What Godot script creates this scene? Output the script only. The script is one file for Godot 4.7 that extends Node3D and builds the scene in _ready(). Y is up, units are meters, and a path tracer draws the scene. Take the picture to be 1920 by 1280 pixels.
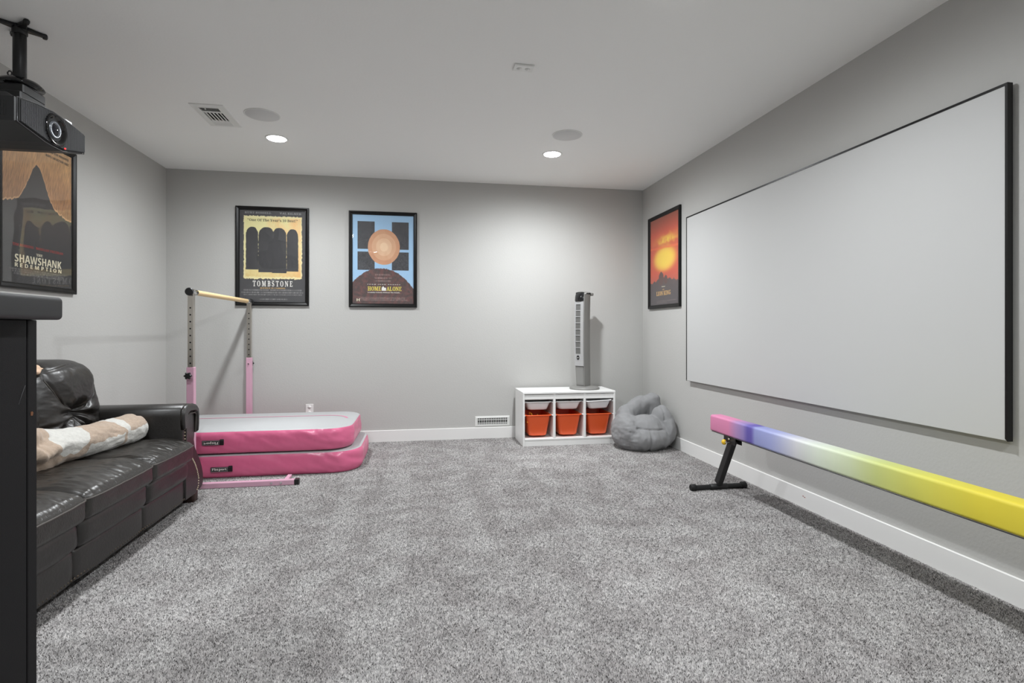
extends Node3D
# ---------------------------------------------------------------- room (metres; camera stands at x = 0, z = 0)
const XL := -2.53
const XR := 2.59
const ZB := -5.99
const ZF := 2.3
const H := 2.85
const EYE := 1.214
const YAW := 9.756
const F := 1012.0

var M := {}
var names := {}
var rng := RandomNumberGenerator.new()

func _ready():
	rng.seed = 7
	# camera: level, its lens shifted down
	var cam := Camera3D.new()
	cam.name = "camera"
	cam.projection = Camera3D.PROJECTION_FRUSTUM
	cam.near = 0.05
	cam.far = 60.0
	cam.size = cam.near * 1280.0 / F
	cam.frustum_offset = Vector2(0, -cam.near * 22.0 / F)
	cam.position = Vector3(0, EYE, 0)
	cam.rotation_degrees = Vector3(0, -YAW, 0)
	add_child(cam)
	cam.current = true
	var env := Environment.new()
	env.background_mode = Environment.BG_COLOR
	env.background_color = Color(0, 0, 0)
	env.tonemap_mode = Environment.TONE_MAPPER_LINEAR
	env.tonemap_exposure = EXPOSURE
	env.sdfgi_enabled = true
	env.ssao_enabled = true
	env.ssil_enabled = true
	var we := WorldEnvironment.new()
	we.name = "world"
	we.environment = env
	add_child(we)
	materials()
	downlights()
	room()
	carpet_pile()
	screen()
	sofa()
	air_mats()
	training_bar()
	storage()
	bean_bag()
	fan()
	beam()
	bar_counter()
	posters()
	projector()
	blanket()
	fittings()

const EXPOSURE := 1.05
const LAMP := 6.0
const SPREAD := 89.5
const LAMP_TINT := Color(0.975, 0.99, 1.0)

# ================================================================ helpers
func numbered(n: String) -> String:
	var k: int = names.get(n, 0)
	names[n] = k + 1
	return n if k == 0 else "%s_%03d" % [n, k]

func thing(called: String, label: String, category: String, at := Vector3.ZERO, turn := 0.0, group := "") -> Node3D:
	var o := Node3D.new()
	o.name = numbered(called)
	add_child(o)
	o.position = at
	o.rotation.y = turn
	tag(o, label, category, group)
	return o

func tag(o: Node, label: String, category: String, group := ""):
	o.set_meta("label", label)
	o.set_meta("category", category)
	if group:
		o.set_meta("group", group)

func relabel(o: Node, label: String):
	o.set_meta("label", label)

func start() -> SurfaceTool:
	var st := SurfaceTool.new()
	st.begin(Mesh.PRIMITIVE_TRIANGLES)
	return st

func obj(called: String, st, m: Material, parent: Node = null) -> MeshInstance3D:
	var o := MeshInstance3D.new()
	o.name = called if parent else numbered(called)
	if st is SurfaceTool:
		st.generate_normals()
		o.mesh = st.commit()
	else:
		o.mesh = st
	o.material_override = m
	o.cast_shadow = GeometryInstance3D.SHADOW_CASTING_SETTING_ON
	(parent if parent else self).add_child(o, true)
	return o

func struct(called: String, st, m: Material) -> MeshInstance3D:
	var o := obj(called, st, m)
	o.set_meta("kind", "structure")
	return o

func tri(st: SurfaceTool, a: Vector3, b: Vector3, c: Vector3, out: Vector3):
	if (b - a).cross(c - a).dot(out) > 0:
		var t := b
		b = c
		c = t
	for v in [a, b, c]:
		st.add_vertex(v)

func quad(st: SurfaceTool, a: Vector3, b: Vector3, c: Vector3, d: Vector3, out: Vector3):
	tri(st, a, b, c, out)
	tri(st, a, c, d, out)

# a box with chamfered edges
func box(st: SurfaceTool, c: Vector3, s: Vector3, bev := 0.0, t := Transform3D.IDENTITY):
	st.set_smooth_group(-1)
	var h := s / 2.0
	bev = minf(bev, minf(h.x, minf(h.y, h.z)) * 0.98)
	var x := func(v: Vector3) -> Vector3: return t * (c + v)
	var b: Basis = t.basis
	for ax in 3:
		var u := (ax + 1) % 3
		var w := (ax + 2) % 3
		for sg in [-1.0, 1.0]:
			var p := []
			for k in [[-1, -1], [1, -1], [1, 1], [-1, 1]]:
				var v := Vector3()
				v[ax] = sg * h[ax]
				v[u] = k[0] * (h[u] - bev)
				v[w] = k[1] * (h[w] - bev)
				p.append(x.call(v))
			var n := Vector3()
			n[ax] = sg
			quad(st, p[0], p[1], p[2], p[3], b * n)
		if bev <= 0.0:
			continue
		for s1 in [-1.0, 1.0]:
			for s2 in [-1.0, 1.0]:
				var p := []
				for k in [[-1, 0], [1, 0], [1, 1], [-1, 1]]:
					var v := Vector3()
					v[ax] = k[0] * (h[ax] - bev)
					v[u] = s1 * (h[u] - (0.0 if k[1] == 0 else bev))
					v[w] = s2 * (h[w] - (bev if k[1] == 0 else 0.0))
					p.append(x.call(v))
				var n := Vector3()
				n[u] = s1
				n[w] = s2
				quad(st, p[0], p[1], p[2], p[3], b * n)
	if bev > 0.0:
		for sx in [-1.0, 1.0]:
			for sy in [-1.0, 1.0]:
				for sz in [-1.0, 1.0]:
					var s3 := Vector3(sx, sy, sz)
					var p := []
					for ax in 3:
						var v := Vector3()
						for k in 3:
							v[k] = s3[k] * (h[k] - (0.0 if k == ax else bev))
						p.append(x.call(v))
					tri(st, p[0], p[1], p[2], b * s3)

func boxm(called: String, c: Vector3, s: Vector3, m: Material, parent: Node = null, bev := 0.003) -> MeshInstance3D:
	var st := start()
	box(st, c, s, bev)
	return obj(called, st, m, parent)

# a smooth surface p(u, v) over a grid
func grid(st: SurfaceTool, nu: int, nv: int, p: Callable, flip := false, closed_u := false):
	st.set_smooth_group(0)
	var pts := []
	for i in nu + 1:
		var row := PackedVector3Array()
		for j in nv + 1:
			row.append(p.call(float(i % nu if closed_u else i) / nu, float(j) / nv))
		pts.append(row)
	for i in nu:
		for j in nv:
			var uv := [Vector2(i, j), Vector2(i + 1, j), Vector2(i + 1, j + 1), Vector2(i, j + 1)]
			var q := [pts[i][j], pts[i + 1][j], pts[i + 1][j + 1], pts[i][j + 1]]
			for k in ([0, 2, 1, 0, 3, 2] if flip else [0, 1, 2, 0, 2, 3]):
				st.set_uv(uv[k] / Vector2(nu, nv))
				st.add_vertex(q[k])

# profile of Vector2(radius, height) turned about +y, then placed by t
func lathe(st: SurfaceTool, prof: Array, t: Transform3D, segs := 32, smooth := true):
	st.set_smooth_group(0 if smooth else -1)
	for i in prof.size() - 1:
		var a: Vector2 = prof[i]
		var b: Vector2 = prof[i + 1]
		for k in segs:
			var a0 := TAU * k / segs
			var a1 := TAU * ((k + 1) % segs) / segs
			var d0 := Vector3(cos(a0), 0, sin(a0))
			var d1 := Vector3(cos(a1), 0, sin(a1))
			var p := [t * (d0 * a.x + Vector3(0, a.y, 0)), t * (d1 * a.x + Vector3(0, a.y, 0)), t * (d1 * b.x + Vector3(0, b.y, 0)), t * (d0 * b.x + Vector3(0, b.y, 0))]
			var n: Vector3 = (d0 + d1) * (b.y - a.y) + Vector3(0, -2.0 * (b.x - a.x), 0)
			n = t.basis * n
			if a.x > 0:
				tri(st, p[0], p[1], p[2] if b.x > 0 else p[3], n)
			if b.x > 0:
				tri(st, p[0], p[2], p[3], n)

# a rod between two points
func rod(st: SurfaceTool, a: Vector3, b: Vector3, r: float, segs := 16, bev := 0.0):
	var y := (b - a).normalized()
	var x := y.cross(Vector3.FORWARD if absf(y.z) < 0.9 else Vector3.RIGHT).normalized()
	var t := Transform3D(Basis(x, y, x.cross(y)), a)
	var l := (b - a).length()
	st.set_smooth_group(0)
	for pr in ([[Vector2(r - bev, 0), Vector2(r, bev), Vector2(r, l - bev), Vector2(r - bev, l)]] if bev > 0 else [[Vector2(r, 0), Vector2(r, l)]]):
		for i in pr.size() - 1:
			lathe(st, [pr[i], pr[i + 1]], t, segs, true)
	lathe(st, [Vector2(0, 0), Vector2(r - bev, 0)], t, segs, false)
	lathe(st, [Vector2(r - bev, l), Vector2(0, l)], t, segs, false)

# a tube along points
func tube(st: SurfaceTool, pts: Array, r: float, segs := 8):
	st.set_smooth_group(0)
	var rings := []
	for i in pts.size():
		var d: Vector3 = (pts[mini(i + 1, pts.size() - 1)] - pts[maxi(i - 1, 0)]).normalized()
		var s := d.cross(Vector3.UP if absf(d.y) < 0.9 else Vector3.RIGHT).normalized()
		var u := s.cross(d)
		var ring := []
		for k in segs:
			ring.append(pts[i] + (s * cos(TAU * k / segs) + u * sin(TAU * k / segs)) * r)
		rings.append(ring)
	for i in pts.size() - 1:
		for k in segs:
			var k1 := (k + 1) % segs
			var mid: Vector3 = (pts[i] + pts[i + 1]) / 2.0
			quad(st, rings[i][k], rings[i][k1], rings[i + 1][k1], rings[i + 1][k], (rings[i][k] + rings[i + 1][k1]) / 2.0 - mid)

# a 2D outline (x, y) pushed through depth z0..z1, then placed by t
func prism(st: SurfaceTool, poly: PackedVector2Array, z0: float, z1: float, t := Transform3D.IDENTITY, smooth := false, bev := 0.0):
	var n := poly.size()
	var ccw := not Geometry2D.is_polygon_clockwise(poly)
	var inner := poly
	if bev > 0.0:
		var off := PackedVector2Array()
		for i in n:
			var e0 := (poly[i] - poly[(i + n - 1) % n]).normalized()
			var e1 := (poly[(i + 1) % n] - poly[i]).normalized()
			var nn := (Vector2(e0.y, -e0.x) + Vector2(e1.y, -e1.x)).normalized() * (1.0 if ccw else -1.0)
			off.append(poly[i] - nn * bev)
		inner = off
	var idx := Geometry2D.triangulate_polygon(inner)
	st.set_smooth_group(-1)
	for k in range(0, idx.size(), 3):
		for zz in [[z0, -1.0], [z1, 1.0]]:
			var v := []
			for q in 3:
				var p2 := inner[idx[k + q]]
				v.append(t * Vector3(p2.x, p2.y, zz[0]))
			tri(st, v[0], v[1], v[2], t.basis * Vector3(0, 0, zz[1]))
	for i in n:
		var j := (i + 1) % n
		var e := poly[j] - poly[i]
		var o2 := Vector2(e.y, -e.x) * (1.0 if ccw else -1.0)
		var out := t.basis * Vector3(o2.x, o2.y, 0)
		var b := bev * signf(z1 - z0)
		st.set_smooth_group(0 if smooth else -1)
		quad(st, t * Vector3(poly[i].x, poly[i].y, z0 + b), t * Vector3(poly[j].x, poly[j].y, z0 + b), t * Vector3(poly[j].x, poly[j].y, z1 - b), t * Vector3(poly[i].x, poly[i].y, z1 - b), out)
		if bev > 0.0:
			for zz in [[z0, z0 + b, -1.0], [z1, z1 - b, 1.0]]:
				quad(st, t * Vector3(inner[i].x, inner[i].y, zz[0]), t * Vector3(inner[j].x, inner[j].y, zz[0]), t * Vector3(poly[j].x, poly[j].y, zz[1]), t * Vector3(poly[i].x, poly[i].y, zz[1]), out + t.basis * Vector3(0, 0, zz[2]) * e.length() * signf(z1 - z0))

# a moulding with mitred corners round a w by h rectangle in the xy plane; profile = [inset, height]
func mitred(st: SurfaceTool, w: float, h: float, prof: Array, t := Transform3D.IDENTITY, sides := [0, 1, 2, 3]):
	st.set_smooth_group(-1)
	var cs := [Vector2(-1, -1), Vector2(1, -1), Vector2(1, 1), Vector2(-1, 1)]
	for s in sides:
		var c0: Vector2 = cs[s]
		var c1: Vector2 = cs[(s + 1) % 4]
		var o2 := (c0 + c1) / 2.0
		for i in prof.size() - 1:
			var a: Vector2 = prof[i]
			var b: Vector2 = prof[i + 1]
			var f := func(c: Vector2, q: Vector2) -> Vector3: return t * Vector3(c.x * (w / 2.0 - q.x), c.y * (h / 2.0 - q.x), q.y)
			var n3 := Vector3(o2.x * (b.y - a.y), o2.y * (b.y - a.y), b.x - a.x)
			quad(st, f.call(c0, a), f.call(c1, a), f.call(c1, b), f.call(c0, b), t.basis * n3)

func round_rect(w: float, h: float, r: float, n := 6) -> PackedVector2Array:
	var p := PackedVector2Array()
	for q in 4:
		var c := Vector2([1, -1, -1, 1][q] * (w / 2.0 - r), [1, 1, -1, -1][q] * (h / 2.0 - r))
		for k in n + 1:
			var a := PI / 2.0 * (q + float(k) / n)
			p.append(c + Vector2(cos(a), sin(a)) * r)
	return p

# a rounded box, each point moved by f(point, normal) -> Vector3
func pillow(st: SurfaceTool, c: Vector3, s: Vector3, r: float, n: int, f = null):
	st.set_smooth_group(0)
	var h := s / 2.0
	var sq := func(g: float, half: float) -> float:   # finer towards the rounded edges
		var e := r / half
		var a := absf(g)
		var m := 0.7
		return signf(g) * (a / m * (1.0 - e) if a < m else 1.0 - e + e * (a - m) / (1.0 - m))
	for ax in 3:
		var u := (ax + 1) % 3
		var w := (ax + 2) % 3
		for sg in [-1.0, 1.0]:
			var pts := []
			for i in n + 1:
				var row := PackedVector3Array()
				for j in n + 1:
					var v := Vector3()
					v[ax] = sg * h[ax]
					v[u] = sq.call(2.0 * i / n - 1.0, h[u]) * h[u]
					v[w] = sq.call(2.0 * j / n - 1.0, h[w]) * h[w]
					var inner := v.clamp(-h + Vector3(r, r, r), h - Vector3(r, r, r))
					var nn := (v - inner).normalized()
					var p := c + inner + nn * r
					if f != null:
						p += f.call(p, nn)
					row.append(p)
				pts.append(row)
			for i in n:
				for j in n:
					var o := Vector3()
					o[ax] = sg
					var a: Vector3 = pts[i][j]
					var b: Vector3 = pts[i + 1][j]
					var cc: Vector3 = pts[i + 1][j + 1]
					var d: Vector3 = pts[i][j + 1]
					if sg > 0:
						for q in [a, cc, b, a, d, cc]:
							st.add_vertex(q)
					else:
						for q in [a, b, cc, a, cc, d]:
							st.add_vertex(q)

# surface nets of field(p) < 0 over a box
func nets(st: SurfaceTool, lo: Vector3, hi: Vector3, cell: float, field: Callable):
	st.set_smooth_group(0)
	var n := Vector3i(((hi - lo) / cell).ceil()) + Vector3i.ONE
	var val := PackedFloat32Array()
	val.resize(n.x * n.y * n.z)
	for z in n.z:
		for y in n.y:
			for x in n.x:
				val[x + n.x * (y + n.y * z)] = field.call(lo + Vector3(x, y, z) * cell)
	var vert := {}
	var step := [1, n.x, n.x * n.y]
	for z in n.z - 1:
		for y in n.y - 1:
			for x in n.x - 1:
				var at := x + n.x * (y + n.y * z)
				var inside := 0
				for k in 8:
					if val[at + (k & 1) + (n.x if k & 2 else 0) + (n.x * n.y if k & 4 else 0)] < 0.0:
						inside += 1
				if inside == 0 or inside == 8:
					continue
				var sum := Vector3()
				var cnt := 0
				for e in [[0, 1], [2, 3], [4, 5], [6, 7], [0, 2], [1, 3], [4, 6], [5, 7], [0, 4], [1, 5], [2, 6], [3, 7]]:
					var p0 := Vector3(e[0] & 1, (e[0] >> 1) & 1, e[0] >> 2)
					var p1 := Vector3(e[1] & 1, (e[1] >> 1) & 1, e[1] >> 2)
					var a := val[at + int(p0.x) + n.x * int(p0.y) + n.x * n.y * int(p0.z)]
					var b := val[at + int(p1.x) + n.x * int(p1.y) + n.x * n.y * int(p1.z)]
					if (a < 0.0) != (b < 0.0):
						sum += p0.lerp(p1, a / (a - b))
						cnt += 1
				vert[at] = lo + (Vector3(x, y, z) + sum / cnt) * cell
	for z in range(1, n.z - 1):
		for y in range(1, n.y - 1):
			for x in range(1, n.x - 1):
				var at := x + n.x * (y + n.y * z)
				for ax in 3:
					var a := val[at]
					var b := val[at + step[ax]]
					if (a < 0.0) == (b < 0.0):
						continue
					var s1: int = step[(ax + 1) % 3]
					var s2: int = step[(ax + 2) % 3]
					var q := [vert[at], vert[at - s1], vert[at - s1 - s2], vert[at - s2]]
					for e in ([0, 2, 1, 0, 3, 2] if a < 0.0 else [0, 1, 2, 0, 2, 3]):
						st.add_vertex(q[e])

func words(text: String, size: Vector2, at: Vector3, m: Material, parent: Node, font := "Droid Serif", bold := true, turn := 0.0):
	var tm := TextMesh.new()
	var f := SystemFont.new()
	f.font_names = PackedStringArray([font])
	if bold:
		f.font_weight = 700
	tm.font = f
	tm.text = text
	tm.font_size = 48
	tm.pixel_size = 0.01
	tm.depth = 0.01
	tm.curve_step = 2.0
	var bb := tm.get_aabb()
	var o := MeshInstance3D.new()
	o.name = "lettering"
	o.mesh = tm
	o.material_override = m
	var sc := Vector3(size.x / bb.size.x, size.y / bb.size.y, 0.08)
	var b := Basis(Vector3(0, 0, 1), turn)
	o.transform = Transform3D(b.scaled_local(sc), at - b * (bb.get_center() * sc))
	parent.add_child(o, true)
	return o

func noise(freq: float, sd: int, oct := 3, kind := FastNoiseLite.TYPE_SIMPLEX_SMOOTH) -> FastNoiseLite:
	var n := FastNoiseLite.new()
	n.noise_type = kind
	n.seed = sd
	n.frequency = freq
	n.fractal_octaves = oct
	return n

func ntex(nz: FastNoiseLite, size := 512, ramp: Gradient = null) -> NoiseTexture2D:
	var t := NoiseTexture2D.new()
	t.width = size
	t.height = size
	t.seamless = true
	t.noise = nz
	if ramp:
		t.color_ramp = ramp
	return t

func ramp(stops: Array) -> Gradient:
	var g := Gradient.new()
	var o := PackedFloat32Array()
	var c := PackedColorArray()
	for s in stops:
		o.append(s[0])
		c.append(s[1])
	g.offsets = o
	g.colors = c
	return g

func rgb(r: float, g: float, b: float) -> Color:
	return Color(r / 255.0, g / 255.0, b / 255.0)

func flat(c: Color, rough := 0.5, metal := 0.0) -> StandardMaterial3D:
	var m := StandardMaterial3D.new()
	m.albedo_color = c
	m.roughness = rough
	m.metallic = metal
	return m

func bumpy(m: StandardMaterial3D, tex: Texture2D, cm: float, per_metre: float):
	m.heightmap_enabled = true
	m.heightmap_texture = tex
	m.heightmap_scale = cm
	m.uv1_triplanar = true
	m.uv1_world_triplanar = true
	m.uv1_scale = Vector3.ONE * per_metre
	return m

func paint(w: int, h: int, f: Callable) -> ImageTexture:
	var im := Image.create(w, h, false, Image.FORMAT_RGB8)
	for y in h:
		for x in w:
			im.set_pixel(x, y, f.call((x + 0.5) / w, (y + 0.5) / h))
	return ImageTexture.create_from_image(im)

# ================================================================ materials
func materials():
	var peel := ntex(noise(0.035, 3, 3), 512)
	M.wall = bumpy(flat(rgb(189, 188, 185), 0.7), peel, 0.045, 2.5)
	M.ceiling = bumpy(flat(rgb(250, 250, 248), 0.85), peel, 0.03, 2.5)
	M.trim = flat(rgb(236, 235, 233), 0.4)
	M.white = flat(rgb(240, 240, 238), 0.35)
	M.plate = flat(rgb(236, 236, 233), 0.35)
	M.black = flat(rgb(22, 22, 23), 0.4)
	M.frame = flat(rgb(15, 14, 14), 0.36)
	M.frame.metallic_specular = 0.4
	M.dark = flat(rgb(14, 14, 14), 0.7)
	M.void = flat(rgb(6, 6, 6), 0.9)
	var grain := ntex(noise(0.05, 11, 3), 512)
	var hide := ntex(noise(0.02, 5, 4, FastNoiseLite.TYPE_CELLULAR), 512)
	M.leather = bumpy(flat(rgb(31, 28, 26), 0.38), hide, 0.05, 6.0)
	M.leather.metallic_specular = 0.6
	M.seat_leather = bumpy(flat(rgb(40, 37, 34), 0.34), ntex(noise(0.025, 6, 3), 512), 0.09, 3.0)
	M.seat_leather.uv1_scale = Vector3(1.4, 4.0, 7.0)
	M.seat_leather.metallic_specular = 0.6
	M.welt = flat(rgb(70, 65, 61), 0.5)
	M.nail = flat(rgb(178, 164, 142), 0.4, 0.5)
	M.nail_dark = flat(rgb(84, 74, 62), 0.45, 0.5)
	M.peach = flat(rgb(232, 200, 172), 1.0)
	M.wood_dark = flat(rgb(52, 34, 28), 0.4)
	M.pink_vinyl = bumpy(flat(rgb(220, 108, 146), 0.26), ntex(noise(0.012, 21, 3), 256), 0.5, 1.7)
	M.mat_top = bumpy(flat(rgb(178, 179, 180), 0.5), grain, 0.05, 8.0)
	M.mat_line = flat(rgb(212, 130, 160), 0.5)
	M.pink_steel = flat(rgb(212, 166, 186), 0.4)
	M.steel = bumpy(flat(rgb(196, 190, 182), 0.28, 1.0), grain, 0.02, 3.0)
	M.chrome = flat(rgb(215, 215, 215), 0.15, 1.0)
	M.bar_wood = bumpy(flat(rgb(226, 196, 148), 0.5), grain, 0.03, 5.0)
	M.orange = flat(rgb(242, 98, 46), 0.32)
	M.orange.subsurf_scatter_enabled = false
	M.shell = flat(rgb(240, 240, 240), 0.4)
	var weave := ntex(noise(0.12, 31, 2), 512)
	M.canvas = bumpy(flat(rgb(142, 142, 143), 0.9), weave, 0.10, 5.0)
	M.canvas.rim_enabled = true
	M.canvas.rim = 0.3
	M.fan_grey = flat(rgb(132, 131, 128), 0.42)
	M.fan_silver = flat(rgb(190, 190, 190), 0.35, 0.35)
	M.fan_gap = flat(rgb(58, 58, 58), 0.6)
	M.fan_black = flat(rgb(26, 26, 27), 0.15)
	M.counter = bumpy(flat(rgb(39, 39, 41), 0.58), ntex(noise(0.3, 41, 2), 256), 0.02, 6.0)
	M.cabinet = bumpy(flat(rgb(22, 21, 23), 0.6), ntex(noise(0.3, 41, 2), 256), 0.02, 6.0)
	M.cabinet.metallic_specular = 0.35
	M.projector = bumpy(flat(rgb(17, 17, 18), 0.5), ntex(noise(0.4, 42, 1), 256), 0.02, 8.0)
	M.gloss_black = flat(rgb(12, 12, 13), 0.08)
	M.lens_ring = flat(rgb(120, 124, 130), 0.25, 0.6)
	M.lens_glass = flat(rgb(20, 22, 30), 0.03)
	M.rib = flat(rgb(32, 32, 34), 0.5)
	M.rib_light = flat(rgb(110, 110, 112), 0.6)
	M.chip = flat(rgb(128, 84, 56), 0.8)
	M.lip = flat(rgb(96, 96, 98), 0.35, 0.4)
	M.led = flat(rgb(60, 5, 5), 0.4)
	M.led.emission_enabled = true
	M.led.emission = Color(1, 0.05, 0.05)
	M.led.emission_energy_multiplier = 3.0
	M.screen = flat(rgb(196, 196, 195), 0.65)
	M.speaker = bumpy(flat(rgb(222, 222, 221), 0.9), ntex(noise(0.4, 44, 1), 256), 0.05, 12.0)
	M.lamp = flat(rgb(255, 255, 255), 0.5)
	M.lamp.emission_enabled = true
	M.lamp.emission = LAMP_TINT
	M.lamp.emission_energy_multiplier = 24.0
	M.glass = flat(Color(1, 1, 1, 0.03), 0.02)
	M.glass.transparency = BaseMaterial3D.TRANSPARENCY_ALPHA
	M.fleece_tan = flat(rgb(190, 168, 146), 1.0)
	M.yellow = flat(rgb(236, 190, 40), 0.4)
	M.print_white = flat(rgb(236, 234, 228), 0.7)
	M.print_yellow = flat(rgb(240, 222, 90), 0.7)
	M.print_gold = flat(rgb(214, 170, 96), 0.7)
	M.print_cream = flat(rgb(222, 214, 186), 0.7)
	M.print_red = flat(rgb(150, 40, 30), 0.7)
	M.print_dark = flat(rgb(46, 40, 26), 0.7)
	M.print_grey = flat(rgb(150, 150, 150), 0.7)
	# carpet backing below the pile
	M.carpet = flat(rgb(150, 147, 147), 1.0)
	# yarn: patches where the nap lies over differ a little in tone; each tuft has its own tone as well
	var yarn := flat(rgb(255, 255, 255), 1.0)
	yarn.vertex_color_use_as_albedo = true
	yarn.albedo_texture = ntex(noise(0.010, 52, 5), 1024, ramp([[0.0, rgb(205, 202, 202)], [0.42, rgb(218, 215, 215)], [0.56, rgb(240, 239, 239)], [1.0, rgb(255, 255, 255)]]))
	yarn.uv1_triplanar = true
	yarn.uv1_world_triplanar = true
	yarn.uv1_scale = Vector3.ONE * 0.31
	M.yarn = yarn

# ================================================================ lamps
func downlights():
	var i := 0
	for z in [-4.887, -2.4, 0.1]:
		for x in [-1.2, 1.22]:
			var lab: String = ["bright round recessed downlight nearest the ceiling air vent", "bright round recessed downlight near the right wall corner"][i] if i < 2 else "recessed ceiling downlight behind the camera"
			var t := thing("recessed_light", lab, "ceiling light", Vector3(x, H, z), 0.0, "ceiling downlights")
			var st := start()
			lathe(st, [Vector2(0.092, 0.0), Vector2(0.090, -0.005), Vector2(0.078, -0.006), Vector2(0.074, -0.002)], Transform3D.IDENTITY, 40)
			obj("trim_ring", st, M.plate, t)
			st = start()
			lathe(st, [Vector2(0.0755, -0.0030), Vector2(0.0735, -0.0085), Vector2(0.06, -0.0105), Vector2(0.0, -0.0115)], Transform3D.IDENTITY, 40)
			obj("lamp_lens", st, M.lamp, t)
			var l := SpotLight3D.new()
			l.name = "lamp_light"
			l.spot_angle = SPREAD
			l.spot_angle_attenuation = 1.0
			l.spot_attenuation = 2.0
			l.spot_range = 15.0
			l.light_size = 0.06
			l.light_color = LAMP_TINT
			l.light_energy = LAMP * [0.93, 1.32, 0.76, 0.84, 1.0, 1.0][i]
			l.shadow_enabled = true
			l.position = Vector3(0, -0.016, 0)
			l.rotation_degrees = Vector3(-90, 0, 0)
			t.add_child(l)
			i += 1

# ================================================================ the shell
func room():
	var w := XR - XL
	var d := ZF - ZB
	var cx := (XL + XR) / 2.0
	var cz := (ZF + ZB) / 2.0
	var st := start()
	box(st, Vector3(cx, -0.08, cz), Vector3(w + 0.3, 0.16, d + 0.3))
	struct("floor", st, M.carpet)
	var slab := func(n: String, c: Vector3, s: Vector3, m: Material):
		var q := start()
		box(q, c, s)
		struct(n, q, m)
	slab.call("ceiling", Vector3(cx, H + 0.075, cz), Vector3(w + 0.3, 0.15, d + 0.3), M.ceiling)
	slab.call("wall_back", Vector3(cx, H / 2, ZB - 0.075), Vector3(w + 0.3, H, 0.15), M.wall)
	slab.call("wall_front", Vector3(cx, H / 2, ZF + 0.075), Vector3(w + 0.3, H, 0.15), M.wall)
	slab.call("wall_left", Vector3(XL - 0.075, H / 2, cz), Vector3(0.15, H, d), M.wall)
	slab.call("wall_right", Vector3(XR + 0.075, H / 2, cz), Vector3(0.15, H, d), M.wall)
	var bh := 0.128
	for b in [["baseboard_back", Vector3(cx, bh / 2, ZB + 0.007), Vector3(w, bh, 0.014)], ["baseboard_left", Vector3(XL + 0.007, bh / 2, cz), Vector3(0.014, bh, d)], ["baseboard_right", Vector3(XR - 0.007, bh / 2, cz), Vector3(0.014, bh, d)]]:
		st = start()
		box(st, b[1], b[2], 0.003)
		var bb := struct(b[0], st, M.trim)
		if b[0] == "baseboard_right":
			# a small red crayon mark
			st = start()
			for v in [Vector3(XR - 0.0143, 0.082, -3.285), Vector3(XR - 0.0143, 0.078, -3.270)]:
				box(st, v, Vector3(0.0008, 0.005, 0.011), 0.0002)
			obj("crayon_mark", st, M.print_red, bb)

# cut pile: four swatches of yarn tufts laid all over the floor, each turned its own way
func carpet_pile():
	var nx := 10
	var nz := 16
	var sx := (XR - XL) / nx
	var sz := (ZF - ZB) / nz
	var clump := noise(1.0, 55, 2)
	var root := Node3D.new()
	root.name = "carpet_pile"
	add_child(root)
	root.set_meta("kind", "stuff")
	tag(root, "grey speckled cut pile carpet covering the whole floor", "carpet")
	var of := [[], [], [], []]
	for i in nx:
		for j in nz:
			var k := rng.randi() % 4
			var b := Basis.from_scale(Vector3([1, -1][rng.randi() % 2], 1, [1, -1][rng.randi() % 2]))
			of[k].append(Transform3D(b, Vector3(XL + (i + 0.5) * sx, 0, ZB + (j + 0.5) * sz)))
	for k in 4:
		var pts := PackedVector3Array()
		var nrm := PackedVector3Array()
		var col := PackedColorArray()
		var mx := int(sx / 0.0050)
		var mz := int(sz / 0.0050)
		for i in mx:
			for j in mz:
				var c := Vector3((i + rng.randf()) / mx * sx - sx / 2, -0.001, (j + rng.randf()) / mz * sz - sz / 2)
				var g := 0.6 * rng.randf() + 0.4 * rng.randf() + 0.45 * clump.get_noise_3d(c.x * 45, k * 9.0, c.z * 45)
				var tone := lerpf(TUFT_LO, TUFT_HI, clampf(g, 0, 1))
				var a := rng.randf() * TAU
				var r := 0.0033 + 0.0012 * rng.randf()
				var la := rng.randf() * TAU
				var tip := c + Vector3(cos(la) * 0.005 * rng.randf(), 0.0055 + 0.004 * rng.randf(), sin(la) * 0.005 * rng.randf())
				var q := []
				for e in 3:
					q.append(c + Vector3(cos(a + e * TAU / 3), 0, sin(a + e * TAU / 3)) * r)
				for e in 3:
					var n: Vector3 = (q[(e + 1) % 3] - q[e]).cross(tip - q[e]).normalized()
					var turned := [q[e], tip, q[(e + 1) % 3]]
					if n.y < 0:
						n = -n
						turned = [q[e], q[(e + 1) % 3], tip]
					n = (n + Vector3(0, 0.9, 0)).normalized()
					for v in turned:
						pts.append(v)
						nrm.append(n)
						col.append(Color(tone * 1.02, tone * 0.99, tone * 0.97))
		var arr := []
		arr.resize(Mesh.ARRAY_MAX)
		arr[Mesh.ARRAY_VERTEX] = pts
		arr[Mesh.ARRAY_NORMAL] = nrm
		arr[Mesh.ARRAY_COLOR] = col
		var am := ArrayMesh.new()
		am.add_surface_from_arrays(Mesh.PRIMITIVE_TRIANGLES, arr)
		var mm := MultiMesh.new()
		mm.transform_format = MultiMesh.TRANSFORM_3D
		mm.mesh = am
		mm.instance_count = of[k].size()
		for i in of[k].size():
			mm.set_instance_transform(i, of[k][i])
		var mi := MultiMeshInstance3D.new()
		mi.name = "tufts"
		mi.multimesh = mm
		mi.material_override = M.yarn
		mi.set_meta("kind", "stuff")
		root.add_child(mi, true)

const TUFT_LO := 0.17
const TUFT_HI := 0.64

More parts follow.
